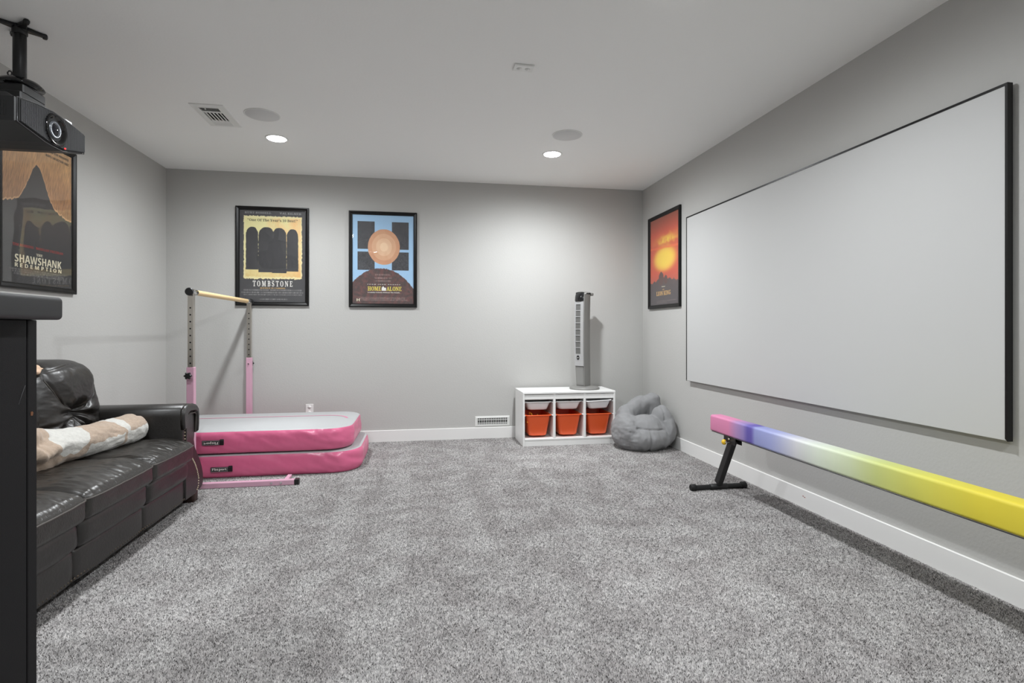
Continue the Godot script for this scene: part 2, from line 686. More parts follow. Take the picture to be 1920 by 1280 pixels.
# ================================================================ the screen on the right wall
func screen():
	var z0 := -4.865
	var z1 := -1.968
	var y0 := 0.722
	var y1 := 2.302
	var w := z1 - z0
	var h := y1 - y0
	var t := thing("projection_screen", "very large white projection screen with thin black frame on the right wall", "screen", Vector3(XR, (y0 + y1) / 2, (z0 + z1) / 2), -PI / 2)
	# local: x runs along the wall, z points into the room
	boxm("screen_surface", Vector3(0, 0, 0.028), Vector3(w - 0.004, h - 0.004, 0.024), M.screen, t, 0.002)
	var st := start()
	mitred(st, w, h, [Vector2(0, 0.014), Vector2(0, 0.043), Vector2(0.011, 0.043), Vector2(0.011, 0.038)], Transform3D.IDENTITY, [1, 2, 3])
	obj("bezel", st, M.frame, t)
	st = start()
	mitred(st, w - 0.03, h - 0.03, [Vector2(0, 0.001), Vector2(0, 0.016), Vector2(0.05, 0.016)])
	obj("rear_frame", st, M.black, t)

# ================================================================ sofa
func sofa():
	var fx := -1.48
	var t := thing("sofa", "dark brown leather sofa with padded arm and nailhead trim along the left wall", "sofa", Vector3(-1.9, 0, -3.0))
	var o := -t.position
	var wr := noise(1.0, 61, 3)
	var rg := noise(1.0, 62, 2)
	rg.fractal_type = FastNoiseLite.FRACTAL_RIDGED
	var cut := [-3.915, -3.36, -2.74, -2.12]
	var put := func(n: String, st: SurfaceTool, m: Material) -> MeshInstance3D:
		var q := obj(n, st, m, t)
		q.position = o
		return q
	# carcass and front rail
	var st := start()
	box(st, Vector3(-1.93, 0.22, -3.01), Vector3(0.74, 0.28, 1.76), 0.02)
	put.call("base", st, M.leather)
	for i in 3:
		var zc: float = (cut[i] + cut[i + 1]) / 2
		var zw: float = cut[i + 1] - cut[i]
		st = start()
		pillow(st, Vector3(-1.575, 0.144, zc), Vector3(0.07, 0.150, zw + 0.004), 0.018, 16, func(p, n): return n * (0.005 * (1 - pow(2 * (p.z - zc) / zw, 6)) + 0.002 * wr.get_noise_3d(p.x * 4, p.y * 8, p.z * 6)))
		put.call("front_panel", st, M.leather)
		st = start()
		pillow(st, Vector3(-1.715, 0.286, zc), Vector3(0.40, 0.128, zw - 0.004), 0.034, 22, func(p, n):
			var ez := 1 - pow(2 * (p.z - zc) / zw, 6)
			return n * (0.010 * ez + 0.003 * wr.get_noise_3d(p.x * 4, p.y * 12, p.z * 7)) + Vector3(0, 0.004 * wr.get_noise_1d(p.z * 5), 0))
		put.call("rail_cushion", st, M.leather)
		st = start()
		pillow(st, Vector3(-1.80, 0.405, zc), Vector3(0.64, 0.120, zw - 0.003), 0.034, 84, func(p, n):
			var ez := 1 - pow(2 * (p.z - zc) / zw, 4)
			var ex: float = clampf((fx - 0.0 - p.x) / 0.16, 0, 1)
			var crown: float = sin(ex * PI / 2) * (0.55 + 0.45 * ez)
			var up: float = 0.050 * crown * clampf(n.y * 1.6 + 0.1, 0, 1)
			var sag: float = -0.012 * exp(-pow((p.x + 1.86) / 0.16, 2) - pow((p.z - zc) / (zw * 0.3), 2)) * maxf(n.y, 0)
			# creases that run back from the front roll
			var cre: float = pow(clampf(rg.get_noise_2d(p.x * 2.2 + 2.5 * p.z, p.z * 15 + p.x * 4), 0, 1), 2)
			var fold: float = -0.0045 * cre * maxf(n.y, 0) * clampf(ex * 2, 0, 1) + 0.0045 * wr.get_noise_2d(p.x * 5 + 3 * p.z, p.z * 30) * maxf(n.y, 0)
			fold += 0.003 * wr.get_noise_3d(p.x * 9, p.y * 10, p.z * 5)
			return n * (0.007 * ez * maxf(n.x, 0) + fold) + Vector3(0, up + sag, 0))
		var s := put.call("seat_cushion", st, M.seat_leather)
		# welt along the front edge and round the corners
		var pts := [Vector3(fx - 0.045, 0.444, cut[i] + 0.001), Vector3(fx - 0.020, 0.444, cut[i] + 0.003), Vector3(fx - 0.006, 0.444, cut[i] + 0.011), Vector3(fx + 0.001, 0.444, cut[i] + 0.026)]
		for k in 31:
			var q := float(k) / 30
			var z: float = lerpf(cut[i] + 0.05, cut[i + 1] - 0.05, q)
			pts.append(Vector3(fx + 0.005 + 0.006 * (1 - pow(2 * q - 1, 4)), 0.444 + 0.002 * wr.get_noise_1d(z * 9), z))
		for v in [Vector3(fx + 0.001, 0.444, cut[i + 1] - 0.026), Vector3(fx - 0.006, 0.444, cut[i + 1] - 0.011), Vector3(fx - 0.020, 0.444, cut[i + 1] - 0.003), Vector3(fx - 0.045, 0.444, cut[i + 1] - 0.001)]:
			pts.append(v)
		st = start()
		tube(st, pts, 0.0048, 7)
		obj("welt", st, M.welt, s)
		# back cushion: a gathered pillow with a deep button
		var tz := zc - 0.01
		var ty := 0.722
		var puff := func(p, n):
			var dz: float = (p.z - tz) / (zw / 2)
			var dy: float = p.y - ty
			var front := clampf(n.x * 1.6, 0, 1)
			var r := sqrt(pow((p.z - tz), 2) + dy * dy)
			var a := atan2(p.z - tz, -dy)      # 0 points down
			var seam_at: float = 0.82 * pow(clampf(dy / 0.20, 0, 1), 0.45)
			var v: float = 0.035 * (1 - pow(absf(dz), 3))
			v -= 0.060 * exp(-pow(r / 0.05, 2)) + 0.040 * exp(-r / 0.10)
			if dy > -0.005:
				# two curved seams rise from the button and bound the head pad
				var seam: float = (absf(dz) - seam_at) * zw / 2
				v -= 0.016 * exp(-pow(seam / 0.008, 2)) * clampf(dy / 0.01, 0, 1) * clampf((0.25 - dy) / 0.05, 0, 1)
				v += 0.026 * smoothstep(0.0, 0.10, -seam) * smoothstep(0.0, 0.10, dy) * smoothstep(0.0, 0.14, 0.30 - dy)
			# folds drawn into the button from below and from the sides
			if absf(a) < 2.3:
				var spoke: float = sin(a * 11.0 + 1.2 * sin(a * 3.0 + 1.0))
				v += 0.013 * spoke * exp(-pow((r - 0.10) / 0.085, 2)) * clampf((2.3 - absf(a)) * 3, 0, 1)
			v += 0.009 * sin((p.y - 0.5) * 95 + 5 * wr.get_noise_2d(p.z * 5, p.y * 5)) * clampf((0.70 - p.y) / 0.06, 0, 1) * (0.4 + 0.6 * clampf(dz + 0.2, 0, 1))
			v += 0.005 * wr.get_noise_3d(p.x * 5, p.y * 14, p.z * 8)
			# one seam over the top
			v -= 0.007 * exp(-pow((p.y - 0.985 + 0.02 * dz) / 0.006, 2)) * front
			var top := clampf((p.y - 0.74) / 0.3, 0, 1)
			return Vector3(v * front, 0.02 * (1 - dz * dz) * clampf(n.y, 0, 1), (0.030 * sin(clampf((p.y - 0.45) / 0.5, 0, 1) * PI)) * dz * clampf(absf(n.z) * 1.5, 0, 1)) + Vector3(-0.05 * top, 0, -0.045 * dz * top * top)
		var bc := Vector3(-2.185, 0.735, zc)
		st = start()
		pillow(st, bc, Vector3(0.30, 0.56, zw + 0.01), 0.11, 110, puff)
		var back: MeshInstance3D = put.call("back_cushion", st, M.leather)
		for sd in [-1.0, 1.0]:
			var run := []
			for k in 26:
				var dy: float = 0.004 + 0.200 * k / 25
				var z: float = tz + sd * 0.82 * pow(clampf(dy / 0.20, 0, 1), 0.45) * zw / 2
				var e := Vector3(0, maxf(absf(ty + dy - bc.y) - 0.17, 0) * signf(ty + dy - bc.y), maxf(absf(z - bc.z) - (zw + 0.01) / 2 + 0.11, 0) * signf(z - bc.z))
				var n := Vector3(sqrt(maxf(0.0121 - e.length_squared(), 0.0001)), e.y, e.z).normalized()
				var p := Vector3(bc.x + 0.04 + n.x * 0.11, ty + dy, z)
				run.append(p + puff.call(p, n) + n * 0.006)
			st = start()
			tube(st, run, 0.0036, 6)
			obj("piping", st, M.welt, back)
		st = start()
		pillow(st, Vector3(-2.112, ty, tz), Vector3(0.012, 0.022, 0.022), 0.0055, 6)
		put.call("tuft_button", st, M.leather)
	st = start()
	pillow(st, Vector3(-2.29, 0.52, -3.01), Vector3(0.15, 0.74, 1.76), 0.05, 10)
	put.call("back_frame", st, M.leather)
	# arms: an outline in (outwards, y) pushed along x
	var ar := PackedVector2Array([Vector2(0.0, 0.10), Vector2(0, 0.55), Vector2(-0.014, 0.635), Vector2(-0.006, 0.682), Vector2(0.025, 0.703), Vector2(0.08, 0.712), Vector2(0.15, 0.708), Vector2(0.205, 0.694), Vector2(0.237, 0.665), Vector2(0.246, 0.62), Vector2(0.244, 0.55), Vector2(0.232, 0.508), Vector2(0.212, 0.492), Vector2(0.204, 0.45), Vector2(0.220, 0.40), Vector2(0.258, 0.35), Vector2(0.305, 0.295), Vector2(0.342, 0.235), Vector2(0.364, 0.175), Vector2(0.366, 0.125), Vector2(0.350, 0.085), Vector2(0.315, 0.07), Vector2(0.02, 0.07)])
	for s in [[-3.885, -1.0], [-2.13, 1.0]]:
		var tr := Transform3D(Basis(Vector3(0, 0, s[1]), Vector3.UP, Vector3(1, 0, 0)), Vector3(0, 0, s[0]))
		st = start()
		prism(st, ar, -2.30, -1.545, tr, true, 0.014)
		var arm := put.call("arm", st, M.leather)
		# the roll of the pad overhangs the front panel
		var pad := PackedVector2Array()
		for k in range(1, 12):
			pad.append(ar[k])
		for v in [Vector2(0.212, 0.500), Vector2(0.212, 0.60), Vector2(0.203, 0.636), Vector2(0.175, 0.650), Vector2(0.09, 0.655), Vector2(0.062, 0.645), Vector2(0.050, 0.61), Vector2(0.047, 0.55)]:
			pad.append(v)
		st = start()
		prism(st, pad, -1.56, -1.526, tr, true, 0.012)
		obj("arm_pad", st, M.leather, arm)
		st = start()
		tube(st, [tr * Vector3(0.052, 0.44, -1.541), tr * Vector3(0.052, 0.60, -1.538), tr * Vector3(0.066, 0.636, -1.536), tr * Vector3(0.09, 0.646, -1.534), tr * Vector3(0.175, 0.641, -1.534), tr * Vector3(0.199, 0.628, -1.536), tr * Vector3(0.207, 0.60, -1.538), tr * Vector3(0.207, 0.50, -1.541)], 0.0052, 6)
		obj("arm_welt", st, M.welt, arm)
		# lower scroll panel edged with nails
		var scroll := PackedVector2Array([Vector2(0.02, 0.075), Vector2(0.02, 0.36), Vector2(0.085, 0.375), Vector2(0.125, 0.352), Vector2(0.178, 0.298), Vector2(0.222, 0.235), Vector2(0.248, 0.170), Vector2(0.240, 0.115), Vector2(0.20, 0.075)])
		st = start()
		prism(st, scroll, -1.56, -1.530, tr, true, 0.008)
		obj("scroll_panel", st, M.leather, arm)
		st = start()
		var path := [Vector2(0.060, 0.362), Vector2(0.085, 0.362), Vector2(0.116, 0.342), Vector2(0.167, 0.290), Vector2(0.209, 0.230), Vector2(0.233, 0.170), Vector2(0.226, 0.118), Vector2(0.196, 0.088)]
		for k in path.size() - 1:
			var cnt := int(path[k].distance_to(path[k + 1]) / 0.018) + 1
			for j in cnt:
				var q: Vector2 = path[k].lerp(path[k + 1], float(j) / cnt)
				nail(st, tr * Vector3(q.x, q.y, -1.5302))
		for k in 9:
			nail(st, tr * Vector3(0.040, 0.44 + 0.022 * k, -1.544))
		var nl := obj("nailheads", st, M.nail, arm)
		nl.set_meta("kind", "stuff")
	st = start()
	for k in 76:
		nail(st, Vector3(-1.5385, 0.088, lerpf(-3.90, -2.13, k / 75.0)))
	var rail := put.call("nailheads", st, M.nail_dark)
	rail.set_meta("kind", "stuff")
	for q in [[-1.60, -4.15], [-2.25, -4.12], [-1.60, -1.87], [-2.25, -1.89]]:
		st = start()
		prism(st, round_rect(0.085, 0.085, 0.02, 3), 0.0, 0.08, Transform3D(Basis(Vector3(1, 0, 0), Vector3(0, 0, -1), Vector3(0, 1, 0)), Vector3(q[0], 0, q[1])), true, 0.006)
		put.call("foot", st, M.wood_dark)
	# a bit of peach throw over the back
	var th := thing("throw_blanket", "small tuft of peach fleece lying over the sofa back beside the black cabinet", "blanket", Vector3(-2.135, 0.985, -3.42))
	st = start()
	var nz := noise(9.0, 5, 3)
	pillow(st, Vector3(0, 0.0, 0.0), Vector3(0.10, 0.05, 0.12), 0.024, 20, func(p, n): return n * 0.03 * nz.get_noise_3dv(p) + Vector3(0, -0.8 * p.x * p.x, 0))
	obj("fold", st, M.peach, th)

func nail(st: SurfaceTool, c: Vector3):
	st.set_smooth_group(0)
	lathe(st, [Vector2(0.0066, 0.0), Vector2(0.0048, 0.0034), Vector2(0.0, 0.0046)], Transform3D(Basis(Vector3(0, -1, 0), Vector3(1, 0, 0), Vector3(0, 0, 1)), c), 7)

# ================================================================ inflatable mats
func air_mats():
	var k := 0
	for q in [[0.0, -0.530, 0.21], [0.198, -0.600, 0.19]]:
		var y0: float = q[0]
		var xr: float = q[1]
		var rad: float = q[2]
		var xl := -2.25
		var z0 := -5.66
		var z1 := -4.765
		var lab: String = ["lower pink and white inflatable gym mat lying on the carpet", "upper pink and white inflatable gym mat resting on the other one"][k]
		var t := thing("air_mat", lab, "gym mat", Vector3((xl + xr) / 2, y0, (z0 + z1) / 2), 0.0, "stacked inflatable mats")
		var o := -t.position
		var hh := 0.195
		var out := PackedVector2Array()
		for qd in 4:
			var c := Vector2([xr - rad, xl + rad, xl + rad, xr - rad][qd], [z1 - rad, z1 - rad, z0 + rad, z0 + rad][qd])
			for j in 13:
				var a := PI / 2 * (qd + j / 12.0)
				out.append(c + Vector2(cos(a), sin(a)) * rad)
		# subdivide the long runs so that creases can form
		var ring := PackedVector2Array()
		for i in out.size():
			var a := out[i]
			var b := out[(i + 1) % out.size()]
			var n := maxi(1, int(a.distance_to(b) / 0.03))
			for j in n:
				ring.append(a.lerp(b, float(j) / n))
		var N := ring.size()
		var nrm := PackedVector2Array()
		for i in N:
			var e := (ring[(i + 1) % N] - ring[(i + N - 1) % N]).normalized()
			nrm.append(Vector2(e.y, -e.x))
		var cr := noise(1.0, 70 + k, 2)
		var side := func(i: int, a: float) -> Vector3:      # a: 0 bottom rim .. 1 top rim
			var s := sin(PI * a)
			var bulge := 0.042 * pow(s, 0.7)
			var at := ring[i]
			var corner := clampf(1.0 - absf(at.x - (xr - 0.14)) / 0.35, 0, 1)
			bulge += 0.007 * s * cr.get_noise_3d(at.x * 5 + a * 2.0, at.y * 5, a * 1.6) + 0.012 * corner * s * cr.get_noise_3d(at.x * 11, at.y * 11, a * 3)
			return Vector3(at.x + nrm[i].x * bulge, y0 + 0.004 + (hh - 0.008) * (0.5 - 0.5 * cos(PI * a)), at.y + nrm[i].y * bulge)
		var st := start()
		st.set_smooth_group(0)
		for i in N:
			for j in 15:
				var i1 := (i + 1) % N
				var a0 := lerpf(0.0, 0.86, j / 15.0)
				var a1 := lerpf(0.0, 0.86, (j + 1) / 15.0)
				quad(st, side.call(i, a0), side.call(i1, a0), side.call(i1, a1), side.call(i, a1), Vector3(nrm[i].x, 0, nrm[i].y))
		var s := obj("side_wall", st, M.pink_vinyl, t)
		s.position = o
		# white top wraps over the rim
		st = start()
		st.set_smooth_group(0)
		var cen := Vector3((xl + xr) / 2, y0 + hh, (z0 + z1) / 2)
		for i in N:
			var i1 := (i + 1) % N
			for j in 4:
				var a0 := lerpf(0.86, 1.0, j / 4.0)
				var a1 := lerpf(0.86, 1.0, (j + 1) / 4.0)
				quad(st, side.call(i, a0), side.call(i1, a0), side.call(i1, a1), side.call(i, a1), Vector3(nrm[i].x, 1, nrm[i].y))
			var e0: Vector3 = side.call(i, 1.0)
			var e1: Vector3 = side.call(i1, 1.0)
			var inn := func(v: Vector3) -> Vector3: return Vector3(lerpf(v.x, cen.x, 0.05), y0 + hh, lerpf(v.z, cen.z, 0.06))
			quad(st, e0, e1, inn.call(e1), inn.call(e0), Vector3.UP)
			tri(st, inn.call(e0), inn.call(e1), cen, Vector3.UP)
		s = obj("top_panel", st, M.mat_top, t)
		s.position = o
		st = start()
		st.set_smooth_group(-1)
		for i in N:
			tri(st, side.call(i, 0.0), side.call((i + 1) % N, 0.0), cen - Vector3(0, hh - 0.002, 0), Vector3.DOWN)
		s = obj("underside", st, M.mat_top, t)
		s.position = o
		# printed pink line down the middle that bends to the near corner
		st = start()
		st.set_smooth_group(-1)
		var line := []
		for j in 30:
			line.append(Vector2(lerpf(xl + 0.1, xr - 0.26, j / 29.0), -5.40))
		for j in 8:
			var a := (j + 1) / 8.0 * PI / 2.2
			line.append(Vector2(xr - 0.26 + 0.20 * sin(a), -5.40 + 0.22 * (1 - cos(a))))
		for j in line.size() - 1:
			var d: Vector2 = (line[j + 1] - line[j]).normalized()
			var w := Vector2(-d.y, d.x) * 0.011
			var f := func(v: Vector2) -> Vector3: return Vector3(v.x, y0 + hh + 0.0015, v.y)
			quad(st, f.call(line[j] - w), f.call(line[j + 1] - w), f.call(line[j + 1] + w), f.call(line[j] + w), Vector3.UP)
		s = obj("printed_line", st, M.mat_line, t)
		s.position = o
		# black webbing tab with its sewn label
		var lx: float = [-1.582, -1.647][k]
		var ly: float = y0 + [0.080, 0.100][k]
		var lz := -4.765 + 0.0415
		var tabn := MeshInstance3D.new()
		st = start()
		box(st, Vector3(0, 0, 0.006), Vector3(0.165, 0.040, 0.008), 0.003)
		box(st, Vector3(0.066, 0.004, 0.011), Vector3(0.030, 0.046, 0.006), 0.002, Transform3D(Basis(Vector3.UP, 0.12), Vector3.ZERO))
		tabn = obj("pull_tab", st, M.black, t)
		tabn.position = o + Vector3(lx, ly, lz)
		st = start()
		mitred(st, 0.124, 0.033, [Vector2(0, 0.0102), Vector2(0, 0.0112), Vector2(0.0022, 0.0112), Vector2(0.0022, 0.0102)], Transform3D(Basis(), Vector3(-0.014, 0, 0)))
		obj("label_border", st, M.print_grey, tabn)
		words("Fbsport", Vector2(0.108, 0.025), Vector3(-0.014, 0, 0.0108), M.print_white, tabn, "Droid Sans", true, PI if k == 1 else 0.0)
		k += 1

# ================================================================ gymnastics bar
func training_bar():
	var x := -1.709
	var t := thing("training_bar", "pink and steel gymnastics bar with a wooden rail standing behind the sofa", "gymnastics bar", Vector3(x, 0, -5.16))
	var zs := [-4.46, -5.885]
	var o := -t.position
	var put := func(n: String, st: SurfaceTool, m: Material, par: Node = null) -> MeshInstance3D:
		var q := obj(n, st, m, par if par else t)
		if par == null:
			q.position = o
		return q
	for i in 2:
		var z: float = zs[i]
		var st := start()
		box(st, Vector3(-1.45, 0.024, z), Vector3(0.98, 0.042, 0.042), 0.004)
		var foot := put.call("foot", st, M.pink_steel)
		for e in [-0.945, -1.955]:
			st = start()
			box(st, Vector3(e, 0.024, z), Vector3(0.035, 0.047, 0.047), 0.004)
			put.call("foot_cap", st, M.black, foot)
		for e in [-1.13, -1.06]:
			st = start()
			rod(st, Vector3(e, 0.024, z + 0.02), Vector3(e, 0.024, z + 0.027), 0.009, 10, 0.002)
			put.call("bolt", st, M.chrome, foot)
		st = start()
		box(st, Vector3(x, 0.485, z), Vector3(0.052, 0.89, 0.046), 0.003)
		put.call("upright", st, M.pink_steel)
		st = start()
		box(st, Vector3(x, 1.20, z), Vector3(0.042, 0.60, 0.036), 0.003)
		var post := put.call("post", st, M.steel)
		for s in [1.0, -1.0]:
			for k in 9:
				st = start()
				rod(st, Vector3(x, 1.38 - 0.0525 * k, z + s * 0.0175), Vector3(x, 1.38 - 0.0525 * k, z + s * 0.0186), 0.0062, 12)
				put.call("adjustment_hole", st, M.void, post)
		# knob and bolt through the upright
		var out: float = [1.0, -1.0][i]
		st = start()
		rod(st, Vector3(x, 0.868, z - out * 0.036), Vector3(x, 0.868, z + out * 0.06), 0.006, 10)
		put.call("knob_stem", st, M.chrome)
		st = start()
		var star := PackedVector2Array()
		for k in 36:
			var a := TAU * k / 36
			star.append(Vector2(cos(a), sin(a)) * (0.024 + 0.0045 * cos(a * 6)))
		prism(st, star, 0.0, 0.022, Transform3D(Basis(), Vector3(x, 0.868, z + out * 0.05 - (0.022 if i == 1 else 0.0))), true, 0.003)
		put.call("knob", st, M.black)
		# rail clamp and end cap
		st = start()
		rod(st, Vector3(x, 1.502, z + out * 0.028), Vector3(x, 1.502, z - out * 0.085), 0.0235, 20, 0.003)
		put.call("clamp", st, M.chrome)
		st = start()
		rod(st, Vector3(x, 1.502, z + out * 0.028), Vector3(x, 1.502, z + out * 0.046), 0.030, 22, 0.005)
		put.call("end_cap", st, M.black)
	var st2 := start()
	rod(st2, Vector3(x, 1.502, zs[0] - 0.07), Vector3(x, 1.502, zs[1] + 0.07), 0.0205, 24)
	put.call("rail", st2, M.bar_wood)
	st2 = start()
	box(st2, Vector3(-1.045, 0.018, -4.575), Vector3(0.032, 0.022, 0.20), 0.003)
	put.call("brace", st2, M.pink_steel)

# ================================================================ white cubby with bins
func storage():
	var x0 := 1.058
	var x1 := 2.062
	var zf := -5.485
	var zb := -5.935
	var h := 0.566
	var t := thing("storage_unit", "low white three-bay storage unit standing against the back wall", "storage unit", Vector3((x0 + x1) / 2, 0, (zf + zb) / 2))
	var o := -t.position
	var zc := (zf + zb) / 2
	var zd := zf - zb
	var put := func(n: String, c: Vector3, s: Vector3, bev := 0.003):
		boxm(n, c + o, s, M.white, t, bev)
	put.call("side_panel", Vector3(x0 + 0.010, h / 2 - 0.011, zc), Vector3(0.020, h - 0.022, zd))
	put.call("side_panel", Vector3(x1 - 0.010, h / 2 - 0.011, zc), Vector3(0.020, h - 0.022, zd))
	put.call("top_panel", Vector3((x0 + x1) / 2, h - 0.011, zc), Vector3(x1 - x0 + 0.002, 0.022, zd + 0.004))
	put.call("header_rail", Vector3((x0 + x1) / 2, h - 0.054, zf - 0.016), Vector3(x1 - x0 - 0.04, 0.050, 0.020))
	put.call("bottom_panel", Vector3((x0 + x1) / 2, 0.072, zc), Vector3(x1 - x0 - 0.04, 0.018, zd - 0.004))
	put.call("plinth", Vector3((x0 + x1) / 2, 0.032, zf - 0.014), Vector3(x1 - x0 - 0.04, 0.062, 0.018))
	put.call("back_panel", Vector3((x0 + x1) / 2, h / 2, zb + 0.004), Vector3(x1 - x0 - 0.04, h - 0.05, 0.006), 0.001)
	var bay := (x1 - x0 - 0.04 - 0.052) / 3.0
	for k in 2:
		put.call("divider", Vector3(x0 + 0.020 + (k + 1) * bay + k * 0.026 + 0.013, 0.312, zc - 0.002), Vector3(0.026, 0.46, zd - 0.006))
	for k in 3:
		var bx := x0 + 0.020 + k * (bay + 0.026)
		for y in [0.455, 0.318]:
			for s in [0.0, 1.0]:
				boxm("runner", Vector3(bx + (0.005 if s == 0.0 else bay - 0.005), y, zc) + o, Vector3(0.010, 0.008, zd - 0.03), M.white, t, 0.002)
	var shallow := bin(bay - 0.022, 0.092, 0.40, 0.030, M.shell)
	var deep := bin(bay - 0.022, 0.225, 0.40, 0.030, M.orange)
	var where := ["left", "middle", "right"]
	for k in 3:
		var cx := x0 + 0.020 + k * (bay + 0.026) + bay / 2
		for r in 2:
			var b := thing("storage_bin", (["shallow white storage bin in the %s bay of the white unit", "deep orange storage bin in the %s bay of the white unit"][r]) % where[k], "bin", Vector3(cx, [0.372, 0.100][r], zf - 0.215 + [0.0, 0.006][r]), 0.0, ["shallow white bins", "deep orange bins"][r])
			if k == 2 and r == 0:
				relabel(b, "shallow white storage bin hanging tilted in the right bay of the white unit")
				b.rotation_degrees = Vector3(0, -2, 2.6)
				b.position += Vector3(0.0, 0.004, 0.03)
			for part in [shallow, deep][r]:
				obj(part[0], part[1], part[2], b)
	# something yellow pokes out of the left orange bin
	var toy := thing("toy", "yellow plastic toy bits poking out of the left orange bin", "toy", Vector3(1.165, 0.30, -5.60))
	var st := start()
	tube(st, [Vector3(-0.05, -0.06, 0.06), Vector3(-0.03, 0.0, 0.05), Vector3(-0.02, 0.045, 0.03), Vector3(0.0, 0.03, 0.02), Vector3(0.02, -0.02, 0.04)], 0.008, 8)
	tube(st, [Vector3(0.02, -0.06, 0.05), Vector3(0.045, 0.0, 0.05), Vector3(0.06, 0.025, 0.05), Vector3(0.075, -0.02, 0.05)], 0.007, 8)
	obj("loop", st, flat(rgb(232, 150, 40), 0.4), toy)

# an open tapered bin: [name, mesh, material] of shell and rim
func bin(w: float, h: float, d: float, rim: float, m: Material) -> Array:
	var st := start()
	var ring := func(g: float, y: float) -> Array:
		var p := round_rect(w - 2 * g, d - 2 * g, 0.035, 5)
		var r := []
		for v in p:
			r.append(Vector3(v.x, y, v.y))
		return r
	var taper := 0.030 if h > 0.15 else 0.022
	var lv := [ring.call(rim * 0.5 + taper + 0.02, 0.0), ring.call(rim * 0.5 + taper + 0.006, 0.004), ring.call(rim * 0.5 + taper, 0.016), ring.call(rim * 0.5, h - 0.014)]
	var inn := [ring.call(rim * 0.5 + 0.003, h - 0.006), ring.call(rim * 0.5 + taper + 0.003, 0.018), ring.call(rim * 0.5 + taper + 0.02, 0.004)]
	st.set_smooth_group(0)
	var n: int = lv[0].size()
	for k in lv.size() - 1:
		for i in n:
			var j := (i + 1) % n
			var mid: Vector3 = lv[k][i]
			quad(st, lv[k][i], lv[k][j], lv[k + 1][j], lv[k + 1][i], Vector3(mid.x, -0.02, mid.z))
	for k in inn.size() - 1:
		for i in n:
			var j := (i + 1) % n
			var mid: Vector3 = inn[k][i]
			quad(st, inn[k][i], inn[k][j], inn[k + 1][j], inn[k + 1][i], Vector3(-mid.x, 0.02, -mid.z))
	st.set_smooth_group(-1)
	for i in n:
		tri(st, lv[0][i], lv[0][(i + 1) % n], Vector3(0, 0, 0), Vector3.DOWN)
		tri(st, inn[2][i], inn[2][(i + 1) % n], Vector3(0, 0.004, 0), Vector3.UP)
	st.generate_normals()
	var shell := st.commit()
	st = start()
	var rr := [ring.call(rim * 0.5, h - 0.014), ring.call(0.0, h - 0.010), ring.call(0.0, h - 0.002), ring.call(0.003, h), ring.call(rim * 0.5 + 0.003, h - 0.002), ring.call(rim * 0.5 + 0.003, h - 0.010)]
	for k in rr.size() - 1:
		for i in n:
			var j := (i + 1) % n
			var mid: Vector3 = rr[k][i]
			var out: Vector3 = [Vector3(0, -1, 0), Vector3(mid.x, 0, mid.z), Vector3(mid.x, 1, mid.z), Vector3.UP, Vector3(-mid.x, 0, -mid.z)][k]
			quad(st, rr[k][i], rr[k][j], rr[k + 1][j], rr[k + 1][i], out)
	st.generate_normals()
	return [["tub", shell, m], ["rim", st.commit(), m]]

# ================================================================ bean bag
func smin(a: float, b: float, k: float) -> float:
	var h := maxf(k - absf(a - b), 0.0) / k
	return minf(a, b) - h * h * k * 0.25

func ell(p: Vector3, c: Vector3, r: Vector3) -> float:
	var q := (p - c) / r
	return (q.length() - 1.0) * minf(r.x, minf(r.y, r.z))

func cap(p: Vector3, a: Vector3, b: Vector3, ra: float, rb: float) -> float:
	var ab := b - a
	var h := clampf((p - a).dot(ab) / ab.length_squared(), 0, 1)
	return (p - a - ab * h).length() - lerpf(ra, rb, h)

